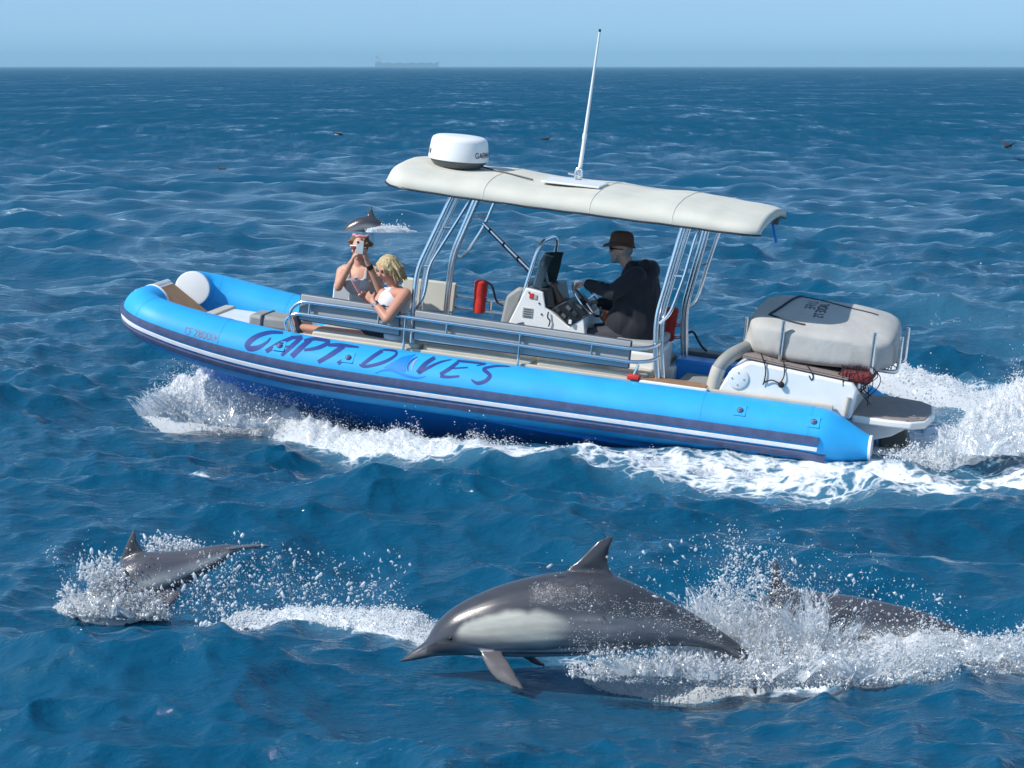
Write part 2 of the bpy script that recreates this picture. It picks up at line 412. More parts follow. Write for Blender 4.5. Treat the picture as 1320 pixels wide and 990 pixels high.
def make_sea():
    rows = list(np.arange(-40, 9, 2.0)); y = 9.0
    while y < 12500:
        rows.append(y)
        y += max(.022, y * y / (F * CH) * (1.15 if y < 140 else 1.6)) if y < 600 else y * .12
    rows.append(12500.0)
    rows = np.array(rows)
    tin = np.linspace(-1, 1, 470)
    ext = np.linspace(0, 1, 14)[1:] ** 2
    t = np.concatenate([-1 - ext[::-1], tin, 1 + ext])
    Y = np.repeat(rows[:, None], len(t), 1)
    inner = .215 * np.abs(rows) + 1.2; outer = 1.2 * np.abs(rows) + 40
    X = np.where(np.abs(t)[None, :] <= 1, t[None, :] * inner[:, None], np.sign(t)[None, :] * (inner[:, None] + (np.abs(t)[None, :] - 1) * outer[:, None]))
    st = np.gradient(rows)[:, None] * np.ones_like(X)
    st = np.maximum(st, np.gradient(X, axis=1) * .8)
    x = X.ravel(); yy = Y.ravel()
    near = yy < 700
    z = np.zeros_like(x); dx = np.zeros_like(x); dy = np.zeros_like(x)
    z[near], dx[near], dy[near] = waves(x[near], yy[near], st.ravel()[near])
    P0 = np.stack([x, yy, np.zeros_like(x)], 1)
    ok = (yy > 8)
    u = np.full_like(x, -9e3); v = np.full_like(x, 9e3)
    u[ok], v[ok] = proj(P0[ok])
    # calmer water right under and beside the boat, so no crest rises through its floor
    q = (np.stack([x, yy, z], 1) - BO) @ BR
    inb = np.clip(1 - np.maximum(np.maximum(np.abs(q[:, 1]) - 1.0, 0) / .5, np.maximum(np.maximum(-q[:, 0] - .2, q[:, 0] - 6.5), 0) / .5), 0, 1)
    z = z * (1 - .8 * inb)
    # water heaped up by the hull along the near side
    z = z + .10 * np.clip(1 - np.abs(q[:, 1] - 1.25) / .75, 0, 1) * np.clip((q[:, 0] + .9) / .8, 0, 1) * np.clip((5.4 - q[:, 0]) / 1.2, 0, 1)
    # the leaping dolphin's bow pressure has flattened the chop ahead of and under it
    calm = np.clip(1.4 - np.hypot((x + .1) / 1.25, (yy - 13.9) / .95), 0, 1); calm = calm * calm * (3 - 2 * calm)
    z = z * (1 - .65 * calm) - .03 * calm
    calm = np.clip(1.4 - np.hypot((x + 2.3) / .8, (yy - 15.7) / .7), 0, 1); calm = calm * calm * (3 - 2 * calm)
    z = z * (1 - .7 * calm) - .04 * calm
    calm = np.clip(1.4 - np.hypot((x + 2.7) / 1.7, (yy - 52.5) / 4.), 0, 1); calm = calm * calm * (3 - 2 * calm)
    z = z * (1 - .75 * calm) - .05 * calm
    # foam left on the surface
    foam = np.maximum.reduce([
        stroke_mask(u, v, [(200, 530, 10, .5), (300, 550, 13, .9), (450, 575, 12, .95), (650, 588, 11, .9), (900, 600, 14, .85), (1120, 606, 16, .95), (1330, 612, 22, .9), (1700, 640, 34, .8)]),
        stroke_mask(u, v, [(690, 590, 8, .6), (860, 606, 20, .80), (1050, 620, 27, .84), (1330, 630, 30, .82), (1700, 650, 34, .7)]),
        stroke_mask(u, v, [(1130, 580, 16, .9), (1240, 570, 36, 1), (1400, 570, 50, 1), (1800, 560, 60, .9)]),
        stroke_mask(u, v, [(1140, 500, 9, .85), (1200, 512, 9, .85), (1330, 520, 14, .8), (1600, 540, 18, .7)]),
        stroke_mask(u, v, [(1060, 350, 10, .36), (1200, 400, 30, .42), (1340, 440, 50, .38)]),
        stroke_mask(u, v, [(285, 800, 8, .75), (400, 815, 15, .95), (520, 828, 18, .95), (600, 838, 12, .8)]),
        stroke_mask(u, v, [(740, 850, 14, .6), (880, 868, 18, .85), (1050, 870, 22, .95), (1200, 862, 24, .95), (1340, 850, 30, .95), (1700, 850, 40, .9)]),
        stroke_mask(u, v, [(85, 776, 7, .7), (140, 790, 9, .8), (240, 785, 9, .55), (300, 790, 9, .6)]),
        stroke_mask(u, v, [(430, 295, 2.2, .75), (470, 296, 2.2, .85), (552, 293, 2.6, .85)]),
        stroke_mask(u, v, [(5, 280, 2.4, .62), (70, 277, 2.4, .70), (190, 284, 2.2, .6)]),
        stroke_mask(u, v, [(235, 606, 4, .55), (290, 611, 5, .6), (345, 617, 4, .5)]),
    ])
    n1 = fbm(x * .55 + 7, yy * .23 + 3, 21)
    caps = np.clip((z / .11 - 1.9) * 1.6, 0, 1) * np.clip((n1 - .60) * 9, 0, 1) * (v > 120) * (v < 640) * .62
    foam = np.maximum(foam, caps)
    aer = np.maximum.reduce([
        stroke_mask(u, v, [(1110, 575, 12, .5), (1180, 560, 30, .9), (1330, 540, 50, .9), (1700, 560, 60, .8)]),
        stroke_mask(u, v, [(760, 860, 20, .5), (1000, 865, 30, .7), (1330, 850, 40, .7)]), foam * .5])
    far = np.clip((st.ravel() - .22) / 1.6, 0, 1)
    V = np.stack([x + dx, yy + dy, z], 1)
    nr, nc = X.shape
    i = np.arange(nr - 1)[:, None] * nc + np.arange(nc - 1)[None, :]
    Q = np.stack([i, i + 1, i + nc + 1, i + nc], -1).reshape(-1, 4)
    o = big_mesh('sea', V, Q, sea_material())
    for nm, arr in (('foam', foam), ('aer', aer), ('far', far), ('mid', np.clip((st.ravel() - .07) / .4, 0, 1))):
        a = o.data.attributes.new(nm, 'FLOAT', 'POINT'); a.data.foreach_set('value', arr.astype(np.float32))
    tag(o, kind='structure')
    return o

def sea_material():
    m = bpy.data.materials.new('sea_water'); m.use_nodes = True
    n = m.node_tree.nodes; L = m.node_tree.links
    b = n['Principled BSDF']; out = n['Material Output']
    b.inputs['IOR'].default_value = 1.333
    b.inputs['Roughness'].default_value = .04
    at = lambda s: (lambda q: (setattr(q, 'attribute_name', s), q)[1])(n.new('ShaderNodeAttribute'))
    geo = n.new('ShaderNodeNewGeometry')
    def noise(scale, detail=3, sx=1., sy=1., rough=.55):
        mp = n.new('ShaderNodeMapping'); mp.inputs['Scale'].default_value = (sx, sy, 1)
        L.new(geo.outputs['Position'], mp.inputs['Vector'])
        q = n.new('ShaderNodeTexNoise'); q.inputs['Scale'].default_value = scale; q.inputs['Detail'].default_value = detail; q.inputs['Roughness'].default_value = rough
        L.new(mp.outputs[0], q.inputs['Vector']); return q.outputs['Fac']
    def math_(op, a, c=None, clamp=False):
        q = n.new('ShaderNodeMath'); q.operation = op; q.use_clamp = clamp
        for i, s in enumerate((a, c)):
            if s is None: continue
            if isinstance(s, (int, float)): q.inputs[i].default_value = s
            else: L.new(s, q.inputs[i])
        return q.outputs[0]
    far = at('far').outputs['Fac']; foam = at('foam').outputs['Fac']; aer = at('aer').outputs['Fac']
    # colour of the water body
    mix = n.new('ShaderNodeMix'); mix.data_type = 'RGBA'
    L.new(math_('MULTIPLY', aer, .75), mix.inputs['Factor'])
    mix.inputs['A'].default_value = (.0005, .066, .136, 1)
    mix.inputs['B'].default_value = (.15, .34, .46, 1)
    L.new(mix.outputs['Result'], b.inputs['Base Color'])
    # ripples too small for the mesh
    rip = math_('ADD', noise(7.5, 5, .75, 1.25, .62), math_('MULTIPLY', noise(2.4, 3, .7, 1.2), 1.7))
    bp = n.new('ShaderNodeBump'); bp.inputs['Strength'].default_value = .75; bp.inputs['Distance'].default_value = .047
    L.new(rip, bp.inputs['Height'])
    L.new(math_('MULTIPLY_ADD', at('mid').outputs['Fac'], -.55), bp.inputs['Strength']); bp.inputs['Strength'].links[0].from_node.inputs[2].default_value = .78
    # distant wave facets, too fine for the mesh: the steep lee faces of a wind sea coming on
    sl = n.new('ShaderNodeCombineXYZ')
    big = noise(.10, 3, 1.0, .35)
    fx = math_('MULTIPLY', math_('SUBTRACT', noise(1.1, 5, 1.0, .16, .7), .5), math_('MULTIPLY', far, .9))
    fy = math_('MULTIPLY', math_('SUBTRACT', math_('ADD', math_('MULTIPLY', noise(.9, 6, .8, .13, .75), 1.8), big), .98, True), math_('MULTIPLY', far, -1.0))
    L.new(fx, sl.inputs[0]); L.new(fy, sl.inputs[1])
    av = n.new('ShaderNodeVectorMath'); av.operation = 'ADD'; L.new(bp.outputs[0], av.inputs[0]); L.new(sl.outputs[0], av.inputs[1])
    nn = n.new('ShaderNodeVectorMath'); nn.operation = 'NORMALIZE'; L.new(av.outputs[0], nn.inputs[0])
    L.new(nn.outputs[0], b.inputs['Normal'])
    # lace of foam
    lace = noise(3.2, 6, 1.0, .75, .62)
    vo = n.new('ShaderNodeTexVoronoi'); vo.feature = 'DISTANCE_TO_EDGE'; vo.inputs['Scale'].default_value = 5.0
    wp = n.new('ShaderNodeVectorMath'); wp.operation = 'ADD'
    wn = n.new('ShaderNodeTexNoise'); wn.inputs['Scale'].default_value = 2.5; wn.inputs['Detail'].default_value = 5
    L.new(geo.outputs['Position'], wn.inputs['Vector'])
    ws = n.new('ShaderNodeVectorMath'); ws.operation = 'SCALE'; ws.inputs['Scale'].default_value = .8
    L.new(wn.outputs['Color'], ws.inputs[0]); L.new(ws.outputs[0], wp.inputs[0]); L.new(geo.outputs['Position'], wp.inputs[1])
    L.new(wp.outputs[0], vo.inputs['Vector'])
    cell = math_('SUBTRACT', 1.0, math_('MULTIPLY', vo.outputs['Distance'], 3.2, True))
    pat = math_('ADD', math_('MULTIPLY', lace, .8), math_('MULTIPLY', cell, .28))
    thr = math_('SUBTRACT', 1.06, math_('MULTIPLY', foam, .80))
    ff = math_('MULTIPLY', math_('SUBTRACT', pat, thr), 4.2, True)
    ff = math_('MULTIPLY', ff, math_('GREATER_THAN', foam, .03))
    fb = n.new('ShaderNodeBsdfPrincipled'); fb.inputs['Base Color'].default_value = (.80, .84, .87, 1); fb.inputs['Roughness'].default_value = .8
    bf = n.new('ShaderNodeBump'); bf.inputs['Strength'].default_value = .8; bf.inputs['Distance'].default_value = .03
    L.new(noise(16, 6), bf.inputs['Height']); L.new(bf.outputs[0], fb.inputs['Normal'])
    ms = n.new('ShaderNodeMixShader')
    L.new(ff, ms.inputs[0]); L.new(b.outputs[0], ms.inputs[1]); L.new(fb.outputs[0], ms.inputs[2])
    L.new(ms.outputs[0], out.inputs['Surface'])
    return m
make_sea()
# ------------------------------------------------------------------ marine haze
def haze():
    m = bpy.data.materials.new('marine_haze'); m.use_nodes = True
    n = m.node_tree.nodes; n.clear(); out = n.new('ShaderNodeOutputMaterial'); v = n.new('ShaderNodeVolumePrincipled')
    v.inputs['Color'].default_value = (.46, .80, 1.0, 1); v.inputs['Density'].default_value = 1.7e-4; v.inputs['Anisotropy'].default_value = 0.
    m.node_tree.links.new(v.outputs[0], out.inputs['Volume'])
    o = MB().box((0, 6000, 31), (40000, 14000, 66)).build('haze', m, None, smooth=False)
    tag(o, 'thin pale blue sea haze over the whole water', 'haze', kind='stuff')
haze()

# ------------------------------------------------------------------ the boat
boat = empty('inflatable_boat'); boat.matrix_world = BM
tag(boat, 'bright blue rigid inflatable boat with cream canopy and grey side rails, running at speed', 'boat')
def part(mb, name, m, parent=None, **k): return mb.build(name, M[m] if isinstance(m, str) else m, parent or boat, **k)

TUBE = [(0, .95, 0, .115), (.05, .95, .0, .122), (.22, .95, .012, .19), (.40, .95, .03, .255), (.55, .95, .035, .268), (1.0, .95, .035, .27), (2.5, .95, .035, .27), (4.0, .95, .035, .27),
        (5.0, .945, .04, .27), (5.6, .935, .065, .268), (6.15, .92, .115, .26), (6.58, .91, .18, .247), (6.86, .88, .24, .230), (7.03, .79, .29, .210), (7.09, .66, .33, .192), (7.06, .50, .365, .170)]
def tube_rings(sgn, off=0., a0=0., a1=2 * pi, n=40, k=5, lo=0, hi=None):
    P = smooth_path([Vector((x, y * sgn, z)) for x, y, z, r in TUBE], k)
    R_ = [v.x for v in smooth_path([Vector((r, 0, 0)) for x, y, z, r in TUBE], k)]
    rings = []
    for i, p in enumerate(P):
        t = (P[min(i + 1, len(P) - 1)] - P[max(i - 1, 0)]).normalized()
        side = t.cross(Vector((0, 0, 1))).normalized() * (-1 if sgn > 0 else 1)   # outboard
        upd = Vector((0, 0, 1)) - t * t.z; upd.normalize()
        closed = abs(a1 - a0 - 2 * pi) < 1e-6
        m_ = n if closed else n + 1
        rings.append([p + (side * cos(a0 + (a1 - a0) * j / n) + upd * sin(a0 + (a1 - a0) * j / n)) * (R_[i] + off) for j in range(m_)])
    return rings
tube_bvh = None
for sgn in (1, -1):
    rings = tube_rings(sgn)
    mb = MB().ring_loft(rings, True, True)
    tb = part(mb, 'tube', 'tube')
    if sgn == 1: tube_bvh = BVHTree.FromPolygons([tuple(v.co) for v in tb.data.vertices], [tuple(p.vertices) for p in tb.data.polygons])
    # end caps
    for end, name in ((-1, 'bow_cap'), (0, 'stern_cap')):
        r_ = rings[end]; c = sum(r_, Vector()) / len(r_)
        nrm = (c - sum(rings[-2 if end == -1 else 1], Vector()) / len(r_)).normalized()
        cp = MB(); rr = [[c + (q - c) * s + nrm * h for q in r_] for s, h in ((1.02, -.02), (1.04, .004), (1.0, .014), (.9, .018))]
        cp.ring_loft(rr[:2] if end == 0 else rr, False, True); part(cp, name, 'white' if end else 'stripe', tb)
    # welded seams across the tube, barely proud
    for i in (20, 27, 50, 62):
        s2 = tube_rings(sgn, .002)
        a, b_ = s2[i], s2[i + 1]
        c0 = [a[j].lerp(b_[j], 0) for j in range(len(a))]; c1 = [a[j].lerp(b_[j], min(1, .05 / max((a[0] - b_[0]).length, .05))) for j in range(len(a))]
        sm = MB(); sm.ring_loft([c0, c1], False, False); part(sm, 'seam_band', 'tube', tb)
    # strakes: (from angle, to angle, proud by)
    def strake(a0, a1, off, name, m, i0, i1, droop=0., ribs=0):
        k = 10; rings2 = []
        outer = tube_rings(sgn, off, radians(a0), radians(a1), k); inner = tube_rings(sgn, -.01, radians(a0), radians(a1), k)
        mb = MB()
        for i in range(i0, i1):
            o_ = [Vector(q) for q in outer[i]]
            for j in range(k + 1):
                e = min(j, k - j)
                c_ = inner[i][j]
                if e == 0: o_[j] = o_[j].lerp(c_, .45)
                if ribs and j % 2 == 1: o_[j] = o_[j].lerp(c_, ribs)
                if droop: o_[j].z -= droop * max(0, (9 - (i - i0)) / 9) ** 2
            rings2.append(o_ + list(reversed(inner[i])))
        mb.ring_loft(rings2); return part(mb, name, m, tb)
    strake(-4, 11.5, .026, 'rubbing_strake', 'navy', 17, 72, ribs=.0)
    strake(-16.5, -8, .018, 'white_stripe', 'stripe', 17, 72)
    strake(-35, -20.5, .026, 'rubbing_strake', 'navy', 14, 72, droop=.05)
# lettering on the port tube
def on_tube(u, v, off=.0025):
    o_ = Vector(_bo); d = Vector(BR.T @ ray(u, v)).normalized()
    h = tube_bvh.ray_cast(o_, d)
    return None if h[0] is None else h[0] + h[1] * (off if h[1].dot(d) < 0 else -off)
BOLD = 1.14
def ribbon(mb, pts, wid, mapf, k=5):
    P = [Vector((p[0], p[1], 0)) for p in pts]
    if len(P) > 2: P = smooth_path(P, k)
    else: P = [P[0].lerp(P[1], t / 6) for t in range(7)]
    W = wid if hasattr(wid, '__len__') else (wid, wid)
    L_ = []
    for i, p in enumerate(P):
        t = (P[min(i + 1, len(P) - 1)] - P[max(i - 1, 0)]).normalized(); nn = Vector((-t.y, t.x, 0))
        f_ = i / (len(P) - 1) * (len(W) - 1); a = int(min(f_, len(W) - 2)); ww = W[a] + (W[a + 1] - W[a]) * (f_ - a)
        row = [mapf(*(p + nn * ww * BOLD * s).xy) for s in (-.5, -.17, .17, .5)]
        if any(q is None for q in row): continue
        L_.append(row)
    b = len(mb.v)
    for r in L_: mb.v += r
    for i in range(len(L_) - 1):
        for j in range(3): a = b + i * 4 + j; mb.f.append((a, a + 1, a + 5, a + 4))
c2 = lambda x, y: on_tube(300 + x / 4.4, 260 + y / 4.4)
c4 = lambda x, y: on_tube(440 + x / 6, 450 + y / 6)
def letter(strokes, mapf, m='letter', name='letter'):
    mb = MB()
    for pts, wd in strokes: ribbon(mb, pts, wd, mapf)
    o = link_mesh(name, mb.v, mb.f, M[m], boat); return o
letter([([(285, 744), (210, 742), (135, 765), (85, 805), (95, 832), (140, 828), (190, 800), (216, 772)], (12, 20, 26, 28, 26, 14, 6))], c2)
letter([([(188, 850), (260, 808), (345, 768)], (20, 24, 16)), ([(330, 772), (395, 768)], (18, 16)), ([(393, 768), (340, 815), (276, 873)], (18, 22, 14)), ([(245, 826), (330, 820)], (10, 9))], c2)
letter([([(334, 878), (385, 830), (445, 780)], (26, 26, 22)), ([(405, 788), (470, 778), (530, 783), (538, 803), (480, 830), (405, 842)], (14, 18, 20, 20, 12))], c2)
letter([([(540, 814), (610, 814), (715, 826)], (14, 20, 8)), ([(630, 820), (560, 866), (484, 910)], (24, 24, 18))], c2)
letter([([(596, 918), (622, 900)], (18, 16))], c2)
letter([([(318, 12), (240, 62), (160, 122)], (24, 26, 22)), ([(140, 118), (170, 134), (240, 126), (320, 104), (390, 70), (426, 38), (410, 14), (320, 6)], (12, 20, 22, 18, 16, 12))], c4)
letter([([(724, 66), (650, 115), (590, 184)], (24, 30, 34)), ([(594, 188), (680, 140), (770, 100), (852, 82)], (20, 20, 14, 5))], c4)
letter([([(896, 92), (1000, 102), (1118, 116)], (16, 16, 10)), ([(1112, 116), (1044, 130)], (12, 6)), ([(905, 100), (840, 150), (765, 196)], (20, 26, 24)), ([(765, 208), (830, 216), (912, 210)], (24, 18, 14)), ([(850, 150), (978, 143)], (10, 10))], c4)
letter([([(1302, 136), (1200, 132), (1120, 146), (1102, 162), (1134, 186), (1148, 212), (1112, 248), (1050, 264), (1006, 236)], (6, 14, 20, 24, 26, 26, 24, 10))], c4)
mb = MB(); _fy = np.linspace(42, 178, 18)
for y_ in _fy:
    l_ = np.interp(y_, [40, 60, 100, 150, 155, 180], [570, 470, 400, 320, 400, 492]); r_ = np.interp(y_, [40, 75, 115, 180], [578, 535, 505, 496])
    mb.v += [c4(l_ + (r_ - l_) * k / 6, y_) for k in range(7)]
for i in range(17):
    for k in range(6): mb.f.append((i * 7 + k, i * 7 + k + 1, i * 7 + k + 8, i * 7 + k + 7))
link_mesh('fin_emblem', mb.v, mb.f, M['fin'], boat)
letter([([(262, 188), (325, 164), (395, 166), (465, 192), (535, 214), (595, 222), (652, 210)], (3, 12, 16, 16, 14, 3))], c4, 'fin', 'wave_emblem')
letter([([(590, 60), (545, 88), (515, 128), (516, 170)], (4, 10, 10, 6))], c4, 'letter', 'curve_emblem')
letter([([(592, 72), (562, 100), (546, 136), (546, 168)], (4, 12, 12, 6))], c4, 'lilac', 'curve_emblem')
GL = {'C': [[(1, .85), (.6, 1), (.15, .85), (0, .5), (.15, .15), (.6, 0), (1, .15)]], 'F': [[(0, 0), (0, 1)], [(0, 1), (.9, 1)], [(0, .52), (.7, .52)]],
      '2': [[(0, .8), (.4, 1), (.85, .8), (.6, .45), (0, 0)], [(0, 0), (.9, 0)]], '8': [[(.45, .52), (.05, .75), (.45, 1), (.85, .75), (.45, .52), (0, .25), (.45, 0), (.9, .25), (.45, .52)]],
      '0': [[(.45, 0), (0, .25), (0, .75), (.45, 1), (.9, .75), (.9, .25), (.45, 0)]], 'U': [[(0, 1), (0, .25), (.45, 0), (.9, .25), (.9, 1)]], 'K': [[(0, 0), (0, 1)], [(.9, 1), (0, .42)], [(.25, .56), (.9, 0)]],
      'G': [[(.95, .82), (.55, 1), (.12, .85), (0, .5), (.12, .15), (.55, 0), (.95, .15), (.97, .45)], [(.97, .45), (.6, .45)]], 'A': [[(0, 0), (.5, 1)], [(.5, 1), (1, 0)], [(.2, .33), (.8, .33)]],
      'R': [[(0, 0), (0, 1)], [(0, 1), (.7, .98), (.85, .75), (.7, .5), (0, .48)], [(.45, .48), (.9, 0)]], 'M': [[(0, 0), (0, 1)], [(0, 1), (.5, .35)], [(.5, .35), (1, 1)], [(1, 1), (1, 0)]],
      'I': [[(.2, 0), (.2, 1)]], 'N': [[(0, 0), (0, 1)], [(0, 1), (.85, 0)], [(.85, 0), (.85, 1)]], 'L': [[(0, 1), (0, 0)], [(0, 0), (.8, 0)]], 'E': [[(0, 0), (0, 1)], [(0, 1), (.8, 1)], [(0, .5), (.7, .5)], [(0, 0), (.8, 0)]],
      'J': [[(.8, 1), (.8, .2), (.4, 0), (0, .2)]], 'T': [[(0, 1), (.9, 1)], [(.45, 1), (.45, 0)]], 'S': [[(.85, .85), (.4, 1), (.05, .78), (.45, .52), (.85, .25), (.45, 0), (0, .15)]]}
def text(s, adv, mapf, wd, m, parent, name='letter', wl=.72):
    for i, ch in enumerate(s):
        mb = MB()
        for st in GL[ch]: ribbon(mb, [(i * adv + p[0] * adv * wl, p[1]) for p in st], wd, mapf, 3)
        link_mesh(name, mb.v, mb.f, M[m], parent)
text('CF2800UK', .62, lambda s, t: on_tube(130 + (476 + s * 39.5 + t * 5) / 4.4, 330 + (441 + s * 10.2 - t * 40) / 4.4), .15, 'reg', boat, 'registration_character')
# lifting eyes / valves on the tube
for u, v in ((360.5, 446), (449, 461), (954, 529), (1049, 544)):
    p = on_tube(u, v, 0); nr = (p - Vector((p.x, .95, .035))).normalized(); tx = Vector((1, 0, 0)); ty = nr.cross(tx).normalized()
    pp = MB().box(p, (.11, .11, .006), (tx, ty, nr)); pd = part(pp, 'patch', 'tube', bevel=.002)
    part(MB().lathe([(.028, .0), (.028, .008), (.018, .016), (.006, .018)], p + nr * .002, (tx, ty, nr), 16), 'valve', 'navy', pd)
    part(MB().tube(round_path([p + tx * .015 + nr * .01, p + tx * .015 + nr * .028, p - tx * .015 + nr * .028, p - tx * .015 + nr * .01], .012), .004, 6), 'ring', 'alu', pd)

# rigid hull below the tubes
secs = [(.05, .90, -.30, -.62), (1.5, .90, -.30, -.72), (3.0, .90, -.28, -.80), (4.5, .88, -.22, -.83), (5.5, .82, -.12, -.78), (6.1, .72, -.02, -.66), (6.55, .55, .08, -.47), (6.85, .36, .17, -.22), (7.02, .16, .24, .05), (7.06, .05, .29, .20)]
hr = []
for x, hw, zc, zk in secs:
    zt = zc + (.18 if x < 5 else .10 if x < 6 else -.02)
    half = [(hw + .06, zt), (hw + .02, zc), (hw * .93, zc - .05), (hw * .60, zc + (zk - zc) * .48), (hw * .28, zc + (zk - zc) * .80), (.015, zk)]
    hr.append([Vector((x, y, z)) for y, z in half] + [Vector((x, -y, z)) for y, z in reversed(half)])
part(MB().ring_loft(hr), 'hull', 'hull')
# inner deck
dk = [(.3, .74), (5.4, .74), (6.2, .62), (6.7, .42), (6.7, -.42), (6.2, -.62), (5.4, -.74), (.3, -.74)]
part(MB().slab(dk, -.02, lambda p: .06 + max(0, p[0] - 5.2) * .06), 'deck', 'deck')
# coaming strip along each side, inboard of the tubes
for sgn in (1, -1):
    part(MB().box((2.95, sgn * .745, .20), (5.1, .05, .2)), 'side_coaming', 'tan', bevel=.01)

# bow gangway: white frame with planked face, sloping from the bow down to the deck
g0, g1 = B(190, 378, .35), B(218, 367, -.35); g2, g3 = B(264, 404, -.35), B(236, 416, .35)
top = (g0 + g1) / 2; bot = (g2 + g3) / 2
ax = (top - bot).normalized(); ny = Vector((0, 1, 0)); nz = ax.cross(ny).normalized()
if nz.z < 0: nz = -nz
cn = (top + bot) / 2; ln = (top - bot).length
gw = part(MB().box(cn - nz * .03, (ln + .10, .86, .05), (ax, ny, nz)), 'gangway', 'white', bevel=.012)
part(MB().box(cn + nz * .004, (ln, .76, .014), (ax, ny, nz)), 'planking', 'teak', gw, bevel=.002)
part(MB().box(top + ax * .06 - nz * .06, (.05, .86, .12), (ax, ny, nz)), 'bow_plate', 'white', gw, bevel=.012)
# foredeck bits
part(MB().box((6.15, 0, .17), (.95, .8, .14)), 'foredeck_step', 'white', bevel=.03)
part(MB().box((6.62, -.1, .2), (.12, .7, .12)), 'foredeck_locker', 'tan', bevel=.02)
q0, q1 = B(322, 408, .42), B(372, 416, .42)
cu = part(MB().box(((q0.x + q1.x) / 2 - .08, .30, .30), (abs(q0.x - q1.x) + .15, .34, .13)), 'bow_cushion', 'cush', bevel=.035)
part(MB().box((q0.x - .14, .30, .30), (.03, .36, .145)), 'strap', 'panel_edge', cu, bevel=.01)

# benches along both sides
for sgn in (1, -1):
    bn = part(MB().box((3.75, sgn * .50, .16), (3.4, .42, .2)), 'bench', 'white', bevel=.02)
    for k in range(3):
        part(MB().box((2.65 + k * 1.1, sgn * .50, .30), (1.06, .43, .085)), 'seat_cushion', 'tan' if sgn > 0 else 'cush', bn, bevel=.03)

# side rails
RY = .80
def rail_pts(px, y): return [B(u, v, y) for u, v in px]
def mirror(pts): return [Vector((p.x, -p.y, p.z)) for p in pts]
railA_top = rail_pts([(378, 430), (372, 402), (386, 388), (477, 400), (526, 409)], RY)
railA_low = rail_pts([(370, 428), (367, 412), (380, 403.5), (470, 416), (524, 424.5)], RY)
railB_top = rail_pts([(526, 409), (640, 425), (816, 450), (838, 450), (846, 445)], RY)
railB_low = rail_pts([(524, 424.5), (640, 440.5), (816, 467), (838, 467), (846, 463)], RY)
for rl in (railB_top, railB_low): rl[-1].y = .66; rl[-2].y = .74
def rails(side):
    mr = (lambda p: p) if side > 0 else mirror
    t = part(MB().tube(round_path(mr(railA_top), .09), .019, 10), 'rail', 'alu')
    part(MB().tube(round_path(mr(railA_low), .07), .017, 10), 'rail', 'alu')
    part(MB().tube(round_path(mr(railB_top), .07), .019, 10), 'rail', 'alu')
    part(MB().tube(round_path(mr(railB_low), .07), .017, 10), 'rail', 'alu')
    for u in (399, 489, 524, 578, 674, 768):
        src = (railA_top, railA_low) if u < 525 else (railB_top, railB_low)
        pts = []
        for R_ in src:
            pp = [B(u, v, RY) for v in (400, 440)]; xx = pp[0].x
            seg = sorted(R_[2 if u < 525 else 0:4], key=lambda q: q.x)
            zz = np.interp(xx, [q.x for q in seg], [q.z for q in seg]); pts.append(Vector((xx, RY * side, zz)))
        lowp = pts[1].copy()
        if u in (524, 674): lowp.z = .26
        part(MB().tube([pts[0], lowp], .013, 8), 'stanchion', 'alu')
rails(1); rails(-1)
def panel(c, y, m='panel', edge='panel_edge', th=.035):
    poly = [(p.x, p.z) for p in [B(u, v, y) for u, v in c]]
    o = part(MB().prism(poly, y - th / 2, y + th / 2), 'backrest', m, bevel=.008)
    P = [Vector((x, y, z)) for x, z in poly]; P.append(P[0])
    for i in range(4): part(MB().tube([P[i], P[i + 1]], .011, 6), 'edging', edge, o)
    return o
panel([(389, 379), (515, 398), (515, 432), (386, 411)], .745)
panel([(536, 400), (814, 440), (810, 474), (534, 438)], .745)
panel([(520, 358), (588, 366), (584, 402), (518, 397)], -.745, 'cream', 'tan')
panel([(432, 366), (500, 372), (498, 402), (430, 386)], -.745, 'panel', 'stripe')
# beige lockers seen under the port rail
part(MB().box((3.55, .62, .255), (1.0, .12, .08)), 'locker_lid', 'tan', bevel=.015)

# canopy legs
def leg_set(px_main, px_side, px_brace, rungs, yt, yb, name='canopy_leg'):
    def P(px):
        n_ = len(px); vs = [v for u, v in px]
        return [B(u, v, yt + (yb - yt) * ((v - 255) / (480 - 255))) for u, v in px]
    lg = part(MB().tube(round_path(P(px_main), .12), .026, 12), name, 'alu')
    if px_side: part(MB().tube(round_path([p + Vector((0, -.06 if yt > 0 else .06, 0)) for p in P(px_side)], .12), .021, 10), 'twin_pipe', 'alu', lg)
    part(MB().tube(round_path(P(px_brace), .10), .016, 8), 'brace', 'alu', lg)
    for a, b_ in rungs: part(MB().tube(P([a, b_]), .012, 8), 'rung', 'alu', lg)
    return lg
leg_set([(584, 250), (538, 347), (534, 380), (530, 455)], [(591, 250), (547, 343), (541, 380), (537, 455)], [(608, 255), (553, 343), (547, 382), (536, 400)], [((571, 293), (581, 293.5)), ((547, 343), (553, 343))], .60, .68)
leg_set([(614, 254), (583, 327), (576, 380), (574, 412)], [(620, 254), (588, 327), (580, 380), (578, 412)], [(639, 257), (624, 292), (598, 331), (588, 329)], [((606, 279), (627, 279))], -.60, -.68)
leg_set([(881, 290), (846, 409), (845, 450), (847, 492)], [(888, 290), (852, 409), (851, 450), (853, 492)], [(902, 295), (897, 305), (882, 357), (864, 405), (850, 417)], [((869, 355), (880, 356))], .60, .68)
leg_set([(910, 292), (881, 396), (880, 440), (883, 486)], [(915, 292), (886, 396), (886, 440), (887, 486)], [(928, 296), (911, 344), (898, 389), (882, 400)], [((902, 340), (911, 340))], -.60, -.68)
st_ = part(MB().tube([B(624, 288, -.55), B(684, 348, -.1)], .021, 10), 'strut', 'alu')
